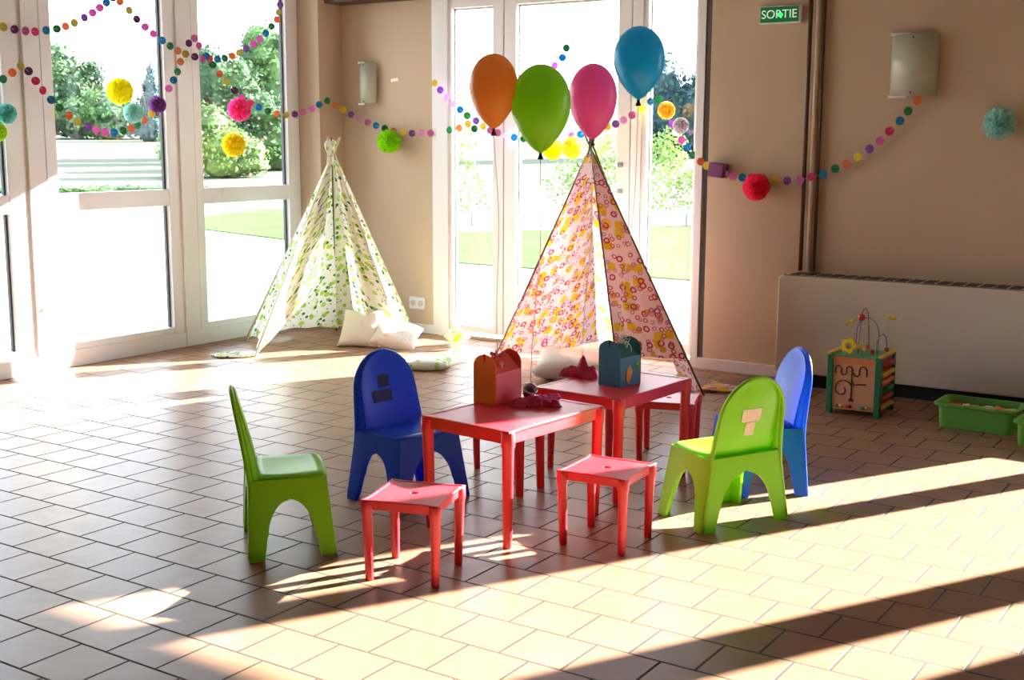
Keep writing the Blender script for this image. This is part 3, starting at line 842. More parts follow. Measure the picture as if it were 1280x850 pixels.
for i in range(len(rings)-1):
    for k in range(n):
        f = bm.faces.new((rings[i][k], rings[i][(k+1)%n], rings[i+1][(k+1)%n], rings[i+1][k]))
        for lp, (a, b) in zip(f.loops, ((k,i),(k+1,i),(k+1,i+1),(k,i+1))): lp[uvl].uv = (a*.02, b*.03)
obj('gathered_top', bm, M_green_fab, gt, smooth=True)
bm = MB(); uvl = bm.loops.layers.uv.new('UVMap')
pts = [(-6.46,5.93),(-6.32,5.88),(-6.2,5.98),(-6.16,6.10),(-6.28,6.2),(-6.42,6.1)]
vs = [bm.verts.new((x_, y_, .008+.006*(k%2))) for k, (x_, y_) in enumerate(pts)]; f = bm.faces.new(vs)
for lp in f.loops: lp[uvl].uv = (lp.vert.co.x*1.5, lp.vert.co.y*1.5)
obj('trailing_hem', bm, M_green_fab, gt, solid=.006)
# pink tent
PL = (-4.80, 7.05, 0); PF = (-3.43, 6.36, 0); PR = (-3.012, 6.631, 0); PBR = (-3.46, 7.22, 0); PBL = (-4.42, 7.45, 0)
pap = (-3.883, 6.748, 1.478)
pt = tent('pink play tent patterned with rings and yellow squares in front of the doors', pap, [PL, PF, PR, PBR, PBL],
    [('front_cloth', dict(a=PL, b=(-3.60, 6.36, 0), tA=.985, tB=.80, sag=.05, rip=.02, freq=4)),
     ('front_cloth', dict(a=PF, b=PR, tA=.84, tB=.86, sag=.02, rip=.012)),
     ('side_cloth', dict(a=PR, b=PBR, tA=.99, tB=.99, sag=.03)),
     ('back_cloth', dict(a=PBR, b=PBL, tA=.9, tB=.9, sag=.03)),
     ('back_cloth', dict(a=PBL, b=PL, tA=.95, tB=.97, sag=.03))],
    M_pink_fab, M_pole_d, tip=.07, pr=.006)
bm = MB(); uvl = bm.loops.layers.uv.new('UVMap')
for x0, x1, y0, y1 in ((-3.12, -2.80, 6.70, 7.0),):
    g = []
    for i in range(9):
        row = []
        for j in range(9):
            u, v = i/8, j/8
            x_ = x0 + (x1-x0)*u; y_ = y0 + (y1-y0)*v*(1-u*.75) + u*.12
            row.append(bm.verts.new((x_, y_, .010 + .008*abs(math.sin(u*6+v*5)))))
        g.append(row)
    for i in range(8):
        for j in range(8):
            f = bm.faces.new((g[i][j], g[i+1][j], g[i+1][j+1], g[i][j+1]))
            for lp in f.loops: lp[uvl].uv = (lp.vert.co.x, lp.vert.co.y)
obj('trailing_hem', bm, M_pink_fab, pt, smooth=True, solid=.006)

# ------------------------------------------------------------------ cushions
def cushion(label, loc, rot, w, d, h, m, name='cushion'):
    bm = MB(); n = 18
    for s in (1, -1):
        g = []
        for i in range(n+1):
            row = []
            for j in range(n+1):
                u, v = i/n*2-1, j/n*2-1
                e = ((1-u**4)*(1-v**4))**.45 if abs(u) < 1 and abs(v) < 1 else 0
                pin = 1 - .10*(1-abs(u)**2)*abs(v)**3 ; pin2 = 1 - .10*(1-abs(v)**2)*abs(u)**3
                row.append(bm.verts.new((u*w/2*pin2, v*d/2*pin, s*h/2*e*(1+.05*math.sin(u*5+v*7)))))
            g.append(row)
        for i in range(n):
            for j in range(n):
                q = (g[i][j], g[i+1][j], g[i+1][j+1], g[i][j+1]); bm.faces.new(q if s > 0 else q[::-1])
    bmesh.ops.remove_doubles(bm, verts=bm.verts, dist=.0005)
    uvl = bm.loops.layers.uv.new('UVMap')
    for f in bm.faces:
        for lp in f.loops: lp[uvl].uv = (lp.vert.co.x, lp.vert.co.y)
    o = obj(name, bm, m, smooth=True, loc=loc); o.rotation_euler = rot
    return tag(o, label, 'cushion')
M_cream = mat('cream cotton', '#ece6dc', rough=.9, spec=.1, bump=.15, bscale=60)
M_pat = fabric_mat('white cotton with faint pastel print', '#f1ece6', [(20, .2, .36, .5, '#cfdbe4', 1, 'EUCLIDEAN'), (18, 0, .3, .25, '#f2d0b0', 2, 'EUCLIDEAN')], .1)
M_limepat = fabric_mat('white cotton with lime leaves', '#eef0e2', [(22, 0, .34, .45, '#a5cf6a', 3, 'EUCLIDEAN'), (24, 0, .25, .2, '#7a9fb0', 2, 'EUCLIDEAN')], .1)
M_beigepat = fabric_mat('white cotton with lime and peach', '#f3efe2', [(20, 0, .4, .5, '#d3df5a', 3, 'EUCLIDEAN'), (22, 0, .3, .35, '#eec9a0', 5, 'EUCLIDEAN')], .2)
cushion('cream cushion leaning up in the mouth of the green tent', (-5.885, 6.88, .125), (R(52), R(0), R(22)), .32, .32, .11, M_cream)
cushion('pale printed cushion slumped to the right of the cream cushion', (-5.63, 6.98, .085), (R(28), R(14), R(30)), .34, .30, .11, M_pat)
cushion('flat green and white cushion lying on the floor behind the blue chair', (-4.93, 6.42, .035), (0, 0, R(30)), .34, .30, .07, M_limepat)
cushion('little lime and peach cushion standing by the left sidelight', (-5.20, 7.14, .09), (R(74), R(45), R(20)), .14, .14, .05, M_beigepat)
cushion('large off-white cushion inside the pink tent', (-3.93, 6.74, .085), (R(9), R(0), R(24)), .60, .42, .16, M_cream)

# ------------------------------------------------------------------ pompoms
def pompom_mesh(r_, seed):
    rnd = random.Random(seed); bm = MB()
    sphere(bm, (0,0,0), r_*.62, 12, 8)
    for k in range(84):
        zz = 1 - 2*(k+.5)/84; a = k*2.39996
        d = Vector((math.sqrt(1-zz*zz)*math.cos(a), math.sqrt(1-zz*zz)*math.sin(a), zz))
        t1_ = d.orthogonal().normalized(); t1_ = (Matrix.Rotation(rnd.random()*6.28, 3, d) @ t1_)
        t2_ = d.cross(t1_)
        m_ = 6; base = d*r_*.45; ps = []
        for q in range(m_+1):
            f = (q/m_*2-1); w = .44*r_
            ps.append(d*r_*(.98 - .16*f*f + .05*rnd.uniform(-1,1)) + t1_*f*w + t2_*r_*.10*((-1)**q))
        vs = [bm.verts.new(base)] + [bm.verts.new(p) for p in ps]
        for q in range(m_): bm.faces.new((vs[0], vs[q+1], vs[q+2]))
    return bm
def pompom(label, c, r_, colr, seed, colr2=None):
    m = mat('tissue '+colr+str(seed), colr, rough=.85, spec=.1, trans=.5)
    t = obj('pompom', pompom_mesh(r_, seed), m, loc=c)
    tag(t, label, 'pompom', 'tissue paper pompoms')
    top = 3.2
    return t
PX = [('bright yellow tissue pompom in the middle left window', (-6.78,5.518,1.811), .09, '#fffb3c'),
 ('yellow tissue pompom just below the pink one in the third window', (-6.78,6.525,1.459), .088, '#fff23c'),
 ('pink tissue pompom in the third window', (-6.78,6.593,1.715), .088, '#ff6cba'),
 ('small pale teal pompom beside the bright yellow one', (-6.78,5.623,1.672), .07, '#bdeae6'),
 ('teal pompom at the left edge of the picture', (-6.78,4.659,1.648), .063, '#94e2dc'),
 ('lime pompom at the left edge below the teal one', (-6.78,4.585,1.537), .062, '#c4ea3a'),
 ('small purple pompom near the right edge of the middle left window', (-6.78,5.831,1.73), .06, '#a868b8'),
 ('lime green tissue pompom on the wall left of the doors', (-6.123,7.52,1.486), .094, '#bdf02a'),
 ('crimson pink tissue pompom under the garland right of the doors', (-3.029,7.36,1.214), .088, '#ff5580'),
 ('pale teal tissue pompom alone on the right wall', (-1.594,7.36,1.605), .092, '#c4efea'),
 ('yellow pompom behind the green balloon', (-4.596,7.46,1.436), .075, '#fffc40'),
 ('pale yellow pompom just left of the pink balloon knot', (-4.44,7.47,1.448), .078, '#fff870'),
 ('orange and yellow pompom in the right sidelight', (-3.718,7.46,1.698), .06, '#ffe87a'),
 ('whitish pompom in the right sidelight, lower right of the orange one', (-3.611,7.46,1.599), .055, '#ece4ec')]
for i, (lb, c, r_, cc) in enumerate(PX): pompom(lb, c, r_, cc, i+11)

# ------------------------------------------------------------------ garlands
GARL = {"GA": [[-6.82, 4.624, 2.155, "green"], [-6.82, 4.701, 2.167, "olive"], [-6.82, 4.777, 2.158, "plum"], [-6.82, 4.855, 2.154, "pink"], [-6.82, 4.923, 2.155, "hot_pink"], [-6.82, 5.004, 2.169, "blue"], [-6.82, 5.082, 2.184, "green"], [-6.82, 5.148, 2.204, "orange"], [-6.82, 5.216, 2.231, "olive"], [-6.82, 5.295, 2.27, "purple"], [-6.82, 5.36, 2.306, "pink"], [-6.82, 5.419, 2.343, "pink"], [-6.82, 5.474, 2.38, "blue"], [-6.82, 5.528, 2.417, "green"]], "GB": [[-6.8, 5.512, 2.43, "green"], [-6.8, 5.568, 2.394, "orange"], [-6.8, 5.641, 2.344, "olive"], [-6.8, 5.701, 2.292, "plum"], [-6.8, 5.769, 2.247, "pink"], [-6.8, 5.835, 2.206, "pink"], [-6.8, 5.913, 2.167, "blue"], [-6.8, 5.979, 2.134, "green"], [-6.8, 6.049, 2.106, "orange"], [-6.8, 6.116, 2.088, "olive"], [-6.8, 6.2, 2.074, "plum"], [-6.8, 6.27, 2.064, "pink"], [-6.8, 6.338, 2.07, "hot_pink"], [-6.8, 6.415, 2.069, "blue"], [-6.8, 6.485, 2.079, "green"], [-6.8, 6.557, 2.1, "orange"], [-6.8, 6.63, 2.127, "olive"], [-6.8, 6.701, 2.16, "purple"], [-6.8, 6.777, 2.199, "pink"], [-6.8, 6.843, 2.239, "pink"], [-6.8, 6.909, 2.287, "blue"], [-6.8, 6.972, 2.342, "green"], [-6.8, 7.03, 2.395, "orange"], [-6.8, 7.049, 2.452, "olive"], [-6.8, 7.068, 2.509, "purple"]], "GC": [[-6.81, 4.672, 1.855, "green"], [-6.81, 4.738, 1.897, "orange"], [-6.81, 4.799, 1.94, "olive"], [-6.81, 4.852, 1.911, "plum"], [-6.81, 4.899, 1.854, "hot_pink"], [-6.81, 4.947, 1.797, "hot_pink"], [-6.81, 5.004, 1.741, "blue"], [-6.81, 5.063, 1.693, "green"], [-6.81, 5.132, 1.644, "orange"], [-6.81, 5.191, 1.606, "olive"], [-6.81, 5.273, 1.575, "purple"], [-6.81, 5.336, 1.556, "pink"], [-6.81, 5.404, 1.543, "pink"], [-6.81, 5.479, 1.541, "blue"], [-6.81, 5.554, 1.553, "green"], [-6.81, 5.622, 1.571, "orange"], [-6.81, 5.677, 1.593, "green"], [-6.81, 5.737, 1.626, "orange"], [-6.81, 5.804, 1.671, "yellow"], [-6.81, 5.863, 1.732, "purple"], [-6.81, 5.961, 1.845, "pink"], [-6.81, 6.007, 1.905, "blue"], [-6.81, 6.046, 1.964, "green"], [-6.81, 6.076, 2.034, "orange"]], "GD": [[-6.78, 6.131, 2.162, "plum"], [-6.78, 6.184, 2.199, "pink"], [-6.78, 6.226, 2.152, "pink"], [-6.78, 6.29, 2.084, "blue"], [-6.78, 6.348, 2.025, "green"], [-6.78, 6.411, 1.964, "orange"], [-6.78, 6.474, 1.913, "olive"], [-6.78, 6.551, 1.852, "plum"], [-6.78, 6.625, 1.803, "pink"], [-6.78, 6.708, 1.767, "hot_pink"], [-6.78, 6.795, 1.737, "blue"], [-6.78, 6.889, 1.71, "green"], [-6.78, 6.983, 1.694, "orange"], [-6.78, 7.083, 1.686, "olive"], [-6.78, 7.18, 1.693, "plum"], [-6.813, 7.31, 1.713, "pink"], [-6.719, 7.31, 1.736, "pink"], [-6.643, 7.31, 1.768, "blue"], [-6.604, 7.36, 1.798, "green"], [-6.629, 7.48, 1.77, "orange"], [-6.625, 7.57, 1.735, "yellow"], [-6.546, 7.57, 1.697, "purple"], [-6.462, 7.57, 1.665, "lilac"], [-6.375, 7.57, 1.634, "pink"], [-6.29, 7.57, 1.609, "blue"], [-6.202, 7.57, 1.587, "green"], [-6.115, 7.57, 1.568, "orange"], [-6.02, 7.57, 1.556, "yellow"], [-5.934, 7.57, 1.55, "purple"], [-5.841, 7.57, 1.553, "lilac"], [-5.757, 7.57, 1.55, "pink"]], "GE": [[-5.663, 7.5, 1.919, "yellow"], [-5.609, 7.5, 1.867, "purple"], [-5.549, 7.5, 1.814, "pink"], [-5.487, 7.5, 1.763, "lilac"], [-5.428, 7.5, 1.722, "blue"], [-5.363, 7.5, 1.677, "green"], [-5.284, 7.5, 1.639, "purple"], [-5.22, 7.5, 1.599, "yellow"], [-5.156, 7.5, 1.57, "pink"], [-5.092, 7.5, 1.553, "pink"], [-5.016, 7.5, 1.533, "lilac"], [-4.946, 7.5, 1.52, "blue"], [-4.871, 7.5, 1.51, "green"], [-4.789, 7.5, 1.508, "orange"], [-4.708, 7.5, 1.508, "yellow"], [-4.628, 7.5, 1.511, "purple"], [-4.549, 7.5, 1.519, "lilac"], [-4.465, 7.5, 1.531, "pink"], [-4.394, 7.5, 1.542, "blue"], [-4.323, 7.5, 1.558, "green"], [-4.248, 7.5, 1.58, "orange"], [-4.185, 7.5, 1.596, "yellow"], [-4.12, 7.5, 1.612, "purple"], [-4.059, 7.5, 1.638, "lilac"], [-3.995, 7.5, 1.67, "pink"], [-3.923, 7.5, 1.712, "yellow"], [-3.859, 7.5, 1.758, "blue"], [-3.799, 7.5, 1.773, "green"]], "GG": [[-5.467, 7.42, 1.572, "green"], [-5.38, 7.42, 1.587, "orange"], [-5.299, 7.42, 1.615, "yellow"], [-5.242, 7.42, 1.581, "green"], [-4.915, 7.42, 1.742, "olive"], [-4.814, 7.42, 1.819, "orange"], [-4.721, 7.42, 1.894, "blue"], [-4.636, 7.42, 1.952, "purple"], [-4.562, 7.42, 2.01, "pink"], [-4.501, 7.42, 2.062, "blue"], [-4.47, 7.42, 2.125, "green"]], "GF": [[-3.815, 7.53, 1.774, "orange"], [-3.778, 7.53, 1.721, "orange"], [-3.747, 7.53, 1.669, "yellow"], [-3.71, 7.53, 1.611, "purple"], [-3.679, 7.53, 1.558, "lilac"], [-3.636, 7.53, 1.506, "pink"], [-3.594, 7.53, 1.453, "blue"], [-3.552, 7.53, 1.407, "green"], [-3.435, 7.405, 1.368, "orange"], [-3.395, 7.405, 1.343, "yellow"], [-3.332, 7.405, 1.323, "plum"], [-3.27, 7.405, 1.294, "lilac"], [-3.209, 7.405, 1.279, "pink"], [-3.143, 7.405, 1.271, "blue"], [-3.078, 7.405, 1.272, "green"], [-3.008, 7.405, 1.273, "orange"], [-2.928, 7.405, 1.26, "yellow"], [-2.844, 7.405, 1.257, "purple"], [-2.761, 7.405, 1.263, "pink"], [-2.69, 7.405, 1.284, "hot_pink"], [-2.615, 7.405, 1.3, "blue"], [-2.541, 7.405, 1.336, "green"], [-2.473, 7.405, 1.365, "orange"], [-2.406, 7.405, 1.409, "yellow"], [-2.336, 7.405, 1.457, "purple"], [-2.276, 7.405, 1.505, "pink"], [-2.222, 7.405, 1.561, "hot_pink"], [-2.164, 7.405, 1.622, "blue"], [-2.12, 7.405, 1.677, "green"], [-2.068, 7.405, 1.736, "orange"]]}
CC = dict(orange='#e08a58', yellow='#ecd456', purple='#8f5cb0', pink='#dc78c4', hot_pink='#de4a80', blue='#268cbc', green='#35885a', lilac='#eeb4e2', plum='#6f3a6c', olive='#bcae58')
CM = {k: mat('paper '+k, v, rough=.8, spec=.2, trans=.4) for k, v in CC.items()}
DM = {}
for k in CC:
    bm = MB(); lathe(bm, [(0,-.001),(.026,-.001),(.026,.001),(0,.001)], 20, close=False)
    bmesh.ops.recalc_face_normals(bm, faces=bm.faces)
    me = bpy.data.meshes.new('paper_disc'); bm.to_mesh(me); bm.free(); me.materials.append(CM[k]); DM[k] = me
M_thread = mat('white thread', '#cfc8c0', rough=.8)
GL_ = dict(GA='paper dot garland crossing the top of the two leftmost windows', GB='paper dot garland dropping from the middle window top and rising across the third window',
  GC='paper dot garland sagging low through the leftmost and middle windows', GD='long paper dot garland from the third window round the corner to the doors',
  GE='paper dot garland sagging across the doors behind the balloons', GG='short paper dot garland rising between the green and pink balloons', GF='paper dot garland from the doors to the wall lamp on the right')
for key, pts in GARL.items():
    mid = Vector(pts[0][:3])
    t = thing('paper_garland', GL_[key], 'garland', mid, 0, 'paper dot garlands')
    rnd = random.Random(key)
    bm = MB(); tube(bm, [Vector(p[:3])-mid for p in pts], .0011, 4); obj('thread', bm, M_thread, t)
    for i, p in enumerate(pts):
        P = Vector(p[:3])
        o = bpy.data.objects.new('paper_disc', DM[p[3]]); COL.objects.link(o); o.parent = t; o.location = P-mid
        view = Vector((-P.x, -P.y, 0)); yaw = math.atan2(view.y, view.x)
        if key == 'GF' and P.x > -3.4: yaw = R(-90) ; j = 6
        else: j = 38
        if p[0] > -6.6 and p[0] < -5.7 and p[1] > 7.5: j = 18
        dv = Matrix.Rotation(yaw + R(rnd.uniform(-j, j)), 4, 'Z') @ Matrix.Rotation(R(90), 4, 'Y')
        o.rotation_euler = dv.to_euler()
# purple paper lantern box on the wall edge
bm = MB(); box(bm, -.05, .05, -.045, .045, -.045, .045)
o = obj('paper_box', bm, mat('purple paper', '#7a3f74', rough=.7, var=.3, vscale=30), bevel=.003, loc=(-3.31, 7.40, 1.315)); o.rotation_euler = (0, R(6), 0)
tag(o, 'small purple paper box hung on the wall edge right of the doors', 'paper box')

# ------------------------------------------------------------------ wall lamps
def wall_lamp(label, loc, w=.27, h=.35):
    t = thing('wall_lamp', label, 'wall lamp', loc, 0, 'frosted glass wall lamps')
    mg = mat('frosted lamp glass', '#c9cdb9', rough=.25, spec=.5, trans=.2)
    bm = MB(); n = 14; vs = []
    for z_ in (-h/2, h/2):
        vs.append([bm.verts.new((-w/2 + w*k/n, -.085 + .055*((k/n*2-1)**2), z_)) for k in range(n+1)])
    for k in range(n): bm.faces.new((vs[0][k], vs[0][k+1], vs[1][k+1], vs[1][k]))
    obj('glass_shade', bm, mg, t, smooth=True, solid=.006)
    bm = MB(); box(bm, -w/2+.03, w/2-.03, -.03, 0, -h/2+.03, h/2-.03); obj('back_plate', bm, M_white, t, bevel=.004)
    for sx, sz in ((0, 1), (0, -1)):
        bm = MB(); tube(bm, [(sx*.1, -.094, sz*(h/2-.018)), (sx*.1, -.06, sz*(h/2-.018)), (sx*.1, -.03, sz*(h/2-.035))], .005, 8); obj('clip', bm, mat('clip brass', '#4a4238', rough=.4, metal=.6), t, smooth=True)
    # clear end strips
    for s in (-1, 1):
        bm = MB(); box(bm, -w/2-.008, w/2+.008 if False else -w/2+.10, -.05, -.02, s*(h/2+.004)-.008, s*(h/2+.004)+.008); obj('end_strip', bm, mat('bright clear plastic', '#f2f0e6', rough=.15), t, bevel=.002)
    return t
l1 = wall_lamp('curved frosted glass wall lamp on the right wall, garland tied to it', (-2.10, 7.45, 1.94))
dup(l1, 'curved frosted glass wall lamp on the narrow wall left of the doors', (-6.38, 7.62, 1.935)).scale = (.62, 1, .88)

# ------------------------------------------------------------------ exit sign
sg = thing('exit_sign', 'green lit exit sign reading SORTIE high on the wall', 'sign', (-2.935, 7.45, 2.27), 0)
M_sg = mat('sign green', '#0c7a44', rough=.4, emit='#0c8a48', estr=.06)
bm = MB(); box(bm, -.128, .118, -.040, -.034, -.046, .046); obj('sign_face', bm, M_sg, sg)
bm = MB(); box(bm, -.133, .133, -.034, 0, -.052, .052); obj('housing', bm, M_white, sg, bevel=.003)
fc = bpy.data.curves.new('letters', 'FONT'); fc.body = 'SORTIE'; fc.size = .072; fc.align_x = 'CENTER'; fc.align_y = 'CENTER'; fc.extrude = .001
tmp = bpy.data.objects.new('letters', fc); COL.objects.link(tmp)
dg = bpy.context.evaluated_depsgraph_get(); dg.update()
me = bpy.data.meshes.new_from_object(tmp.evaluated_get(dg)); bpy.data.objects.remove(tmp)
lt = bpy.data.objects.new('lettering', me); COL.objects.link(lt); lt.parent = sg; lt.location = (-.005, -.0415, 0); lt.rotation_euler = (R(90), 0, 0)
me.materials.clear(); me.materials.append(mat('sign white', '#e8fff0', rough=.5, emit='#d8ffe8', estr=.3))
bm = MB(); sphere(bm, (.003, -.043, -.002), .013, 12, 8, (1.3,.2,1)); obj('indicator_light', bm, mat('green lamp', '#40ff80', emit='#20ff50', estr=2.2), sg, smooth=True)

# pipes
for x_, r_ in ((-2.742, .013), (-2.690, .017), (-2.655, .010)):
    bm = MB(); tube(bm, [(x_, YR-.028, .70), (x_, YR-.028, ZC-.001)], r_, 12)
    if r_ == .013: n0 = 'thin dark brown vertical pipe, left one of the three pipes on the wall'
    elif r_ == .017: n0 = 'wall coloured vertical pipe between the two dark brown ones'
    else: n0 = 'thin dark brown vertical pipe, right one of the three pipes on the wall'
    tag(obj('vertical_pipe', bm, M_brown if r_ != .017 else M_wall, smooth=True), n0, 'pipe', 'heating pipes on the wall')

# convector radiator
rd = thing('convector_heater', 'long beige metal convector heater along the right wall', 'heater', (-2.80, YR-.001, 0), 0)
M_heat = mat('beige enamel', '#cdc5ae', rough=.45, var=.04, vscale=3)
LH = 2.15
bm = MB(); prism(bm, [(0, .087), (LH, .087), (LH, .672), (LH-.02, .69), (.02, .69), (0, .672)], -.250, -.002, Matrix.Identity(4)); obj('casing', bm, M_heat, rd, bevel=.012, seg=3)
bm = MB()
for k in range(26): box(bm, .06+k*.08, .06+k*.08+.062, -.20, -.05, .688, .6935)
obj('top_grille', bm, mat('dark grille', '#3a342e', rough=.6), rd)
bm = MB(); box(bm, .03, LH-.03, -.19, -.024, 0, .086); obj('plinth', bm, mat('black plinth', '#15130f', rough=.8), rd)
bm = MB(); box(bm, .03, LH-.02, -.245, -.235, .677, .694); obj('top_lip', bm, mat('top lip', '#7a7060', rough=.5), rd, bevel=.003)

# outlet and sticker on the wall left of the doors
ot = thing('wall_socket', 'white double wall socket low on the wall left of the doors', 'socket', (-5.93, YB, .232), 0)
bm = MB(); prism(bm, rrect(.155, .095, .012), -.012, 0, Matrix.Identity(4)); obj('cover_plate', bm, M_white, ot, bevel=.002)
for s in (-1, 1):
    bm = MB(); lathe(bm, [(.024, 0), (.024, .003), (.018, .003), (.016, -.002), (0, -.002)], 20, Matrix.Translation((s*.037, -.0125, 0)) @ Matrix.Rotation(R(90), 4, 'X')); obj('outlet', bm, mat('outlet white', '#cfcac2', rough=.5), ot)
bm = MB(); box(bm, -.035, .035, -.001, 0, -.012, .012)
o = obj('wall_sticker', bm, mat('white paper', '#f4efe8', rough=.7), loc=(-6.141, YB-.0005, 1.957)); o.rotation_euler = (0, R(-9), 0)
tag(o, 'small white paper sticker on the wall above the lime pompom', 'sticker')

# ------------------------------------------------------------------ activity cube
cb = thing('activity_cube', 'wooden bead maze activity cube in front of the heater', 'toy', (-2.262, 6.605, 0), R(1.5))
M_gw = mat('green painted wood', '#1f6e40', rough=.4); M_wood = mat('pale plywood', '#cf9a68', rough=.5, var=.06, vscale=9); M_ow = mat('orange wood', '#d8824a', rough=.5)
M_yw = mat('yellow wood', '#e0b83c', rough=.45); M_track = mat('routed groove', '#3a1c12', rough=.7); M_redw = mat('red wood', '#a82a28', rough=.4); M_bluew = mat('blue wood', '#2a5a8a', rough=.4)
S, HC = .30, .335
for x_ in (0, S-.034):
    for y_ in (0, S-.034):
        bm = MB(); box(bm, x_, x_+.034, y_, y_+.034, 0, HC); obj('corner_post', bm, M_gw, cb, bevel=.004)
bm = MB(); box(bm, .034, S-.034, .008, .020, .03, HC-.012); obj('front_panel', bm, M_wood, cb)
bm = MB(); box(bm, .034, S-.034, .004, .008, HC-.048, HC-.012); obj('top_rail', bm, M_ow, cb)
bm = MB(); box(bm, .034, S-.034, S-.020, S-.008, .03, HC-.012); obj('back_panel', bm, M_wood, cb)
bm = MB(); box(bm, .010, .020, .034, S-.034, .03, HC-.012); obj('side_panel', bm, M_wood, cb)
bm = MB(); box(bm, S-.020, S-.012, .034, S-.034, .03, HC-.012); obj('side_panel', bm, M_redw, cb)
for k, mm in enumerate((M_yw, M_redw, M_gw, M_ow, M_yw, M_redw)):
    bm = MB(); tube(bm, [(S-.004, .045, .05+k*.046), (S-.004, S-.045, .05+k*.046)], .016, 10); obj('spinning_block', bm, mm, cb, smooth=True)
bm = MB(); box(bm, .006, S-.006, .006, S-.006, HC-.012, HC-.004); obj('maze_board', bm, mat('green board', '#4f9468', rough=.4), cb)
for xa, xb in ((-.002, .020), (S-.020, S+.002)):
    bm = MB(); box(bm, xa, xb, .002, S-.002, HC-.004, HC+.010); obj('side_rail', bm, M_yw, cb, bevel=.003)
def track(pts): 
    bm = MB(); tube(bm, [(x_*.232+.034, .0070, z_*.23+.05) for x_, z_ in pts], .0038, 6); obj('track', bm, M_track, cb, smooth=True)
def arc(cx, cz, r_, a0, a1, n=10): return [(cx + r_*math.cos(R(a0+(a1-a0)*k/n)), cz + r_*math.sin(R(a0+(a1-a0)*k/n))) for k in range(n+1)]
track([(.06,.78)] + arc(.13,.90,.065,180,0) + arc(.26,.82,.065,180,360) + arc(.39,.90,.065,180,0) + [(.455,.70),(.455,.12)])
track([(.455,.83)] + arc(.56,.82,.075,200,340) + arc(.72,.90,.085,180,0) + [(.81,.76)])
track([(.455,.62),(.53,.52),(.62,.55),(.80,.56)])
track([(.455,.42)] + arc(.27,.42,.20,20,180,12) + arc(.20,.40,.13,180,330,10) + arc(.24,.38,.07,-40,60,5))
track([(.455,.20),(.40,.12)]); track([(.455,.20),(.51,.12)])
for x_, mm, ww in ((.055, M_gw, .02), (.075, M_yw, .024), (.105, M_redw, .04), (.19, M_gw, .045), (.222, M_yw, .02)):
    bm = MB(); tube(bm, [(x_, .004, .048), (x_+ww, .004, .048)], .009, 10); obj('sliding_bead', bm, mm, cb, smooth=True)
# wires and beads on top
M_wires = [mat('wire '+c, c, rough=.35) for c in ('#b8bfa8', '#3a5a8a', '#6a3a30', '#2f6a8a')]
W_ = [([(.06,.08,HC),(.06,.08,HC+.12),(.09,.10,HC+.175),(.16,.12,HC+.18),(.20,.14,HC+.14),(.21,.15,HC+.05),(.21,.15,HC)], 0),
      ([(.09,.22,HC),(.10,.22,HC+.14),(.16,.20,HC+.19),(.22,.18,HC+.15),(.235,.16,HC+.06),(.235,.16,HC)], 1),
      ([(.14,.10,HC),(.145,.12,HC+.20),(.15,.16,HC+.245),(.16,.20,HC+.2),(.16,.24,HC)], 2),
      ([(.25,.08,HC),(.25,.08,HC+.09),(.265,.12,HC+.115),(.275,.16,HC+.09),(.275,.20,HC)], 3),
      ([(.12,.06,HC),(.16,.05,HC+.05),(.20,.05,HC+.03),(.24,.06,HC+.07),(.26,.08,HC+.10),(.27,.22,HC+.02)], 0)]
def smooth_pts(P, n=6):
    P = [Vector(p) for p in P]; out = []
    for i in range(len(P)-1):
        p0, p1, p2, p3 = P[max(i-1,0)], P[i], P[i+1], P[min(i+2, len(P)-1)]
        for k in range(n):
            s = k/n; out.append(.5*((2*p1) + (p2-p0)*s + (2*p0-5*p1+4*p2-p3)*s*s + (3*p1-p0-3*p2+p3)*s**3))
    return out + [P[-1]]
for P, k in W_:
    bm = MB(); tube(bm, smooth_pts(P), .0026, 6); obj('wire', bm, M_wires[k], cb, smooth=True)
def bead(c, r_, m, sc=(1,1,1)):
    bm = MB(); sphere(bm, c, r_, 14, 8, sc); obj('bead', bm, m, cb, smooth=True)
bead((.145,.12,HC+.20), .021, M_redw); bead((.10,.11,HC+.176), .014, M_yw); bead((.075,.09,HC+.165), .013, mat('lime wood', '#a8c050', rough=.5)); bead((.16,.05,HC+.045), .014, M_yw); bead((.19,.05,HC+.035), .013, M_yw)
bead((.205,.055,HC+.05), .012, M_redw); bead((.232,.06,HC+.02), .014, M_redw); bead((.27,.20,HC+.02), .013, M_redw)
bm = MB(); n = 10; o_, i_ = [], []
for k in range(n*2):
    a = 2*PI*k/(2*n); ro = .040 + .006*math.cos(a*5); o_.append((ro*math.cos(a), ro*math.sin(a))); i_.append((.018*math.cos(a), .018*math.sin(a)))
N = 2*n
vv = [[bm.verts.new((.105+x_, y_, HC+.048+z_)) for x_, z_ in L_] for L_ in (o_, i_) for y_ in (.030, .046)]
for k in range(N):
    j = (k+1)%N
    bm.faces.new((vv[0][k], vv[0][j], vv[2][j], vv[2][k])); bm.faces.new((vv[1][k], vv[3][k], vv[3][j], vv[1][j]))
    bm.faces.new((vv[0][k], vv[1][k], vv[1][j], vv[0][j])); bm.faces.new((vv[2][k], vv[2][j], vv[3][j], vv[3][k]))
obj('flower_gear', bm, mat('bright yellow plastic', '#f0d020', rough=.35), cb, bevel=.002)
bm = MB(); tube(bm, smooth_pts([(.26,.24,HC),(.262,.24,HC+.10),(.27,.23,HC+.17),(.285,.22,HC+.195),(.30,.21,HC+.19)]), .0016, 6); obj('wire', bm, M_wires[0], cb, smooth=True)
bead((.268,.23,HC+.198), .012, M_yw, (1.4,1,.9)); bead((.300,.21,HC+.195), .011, M_yw, (1.4,1,.9))

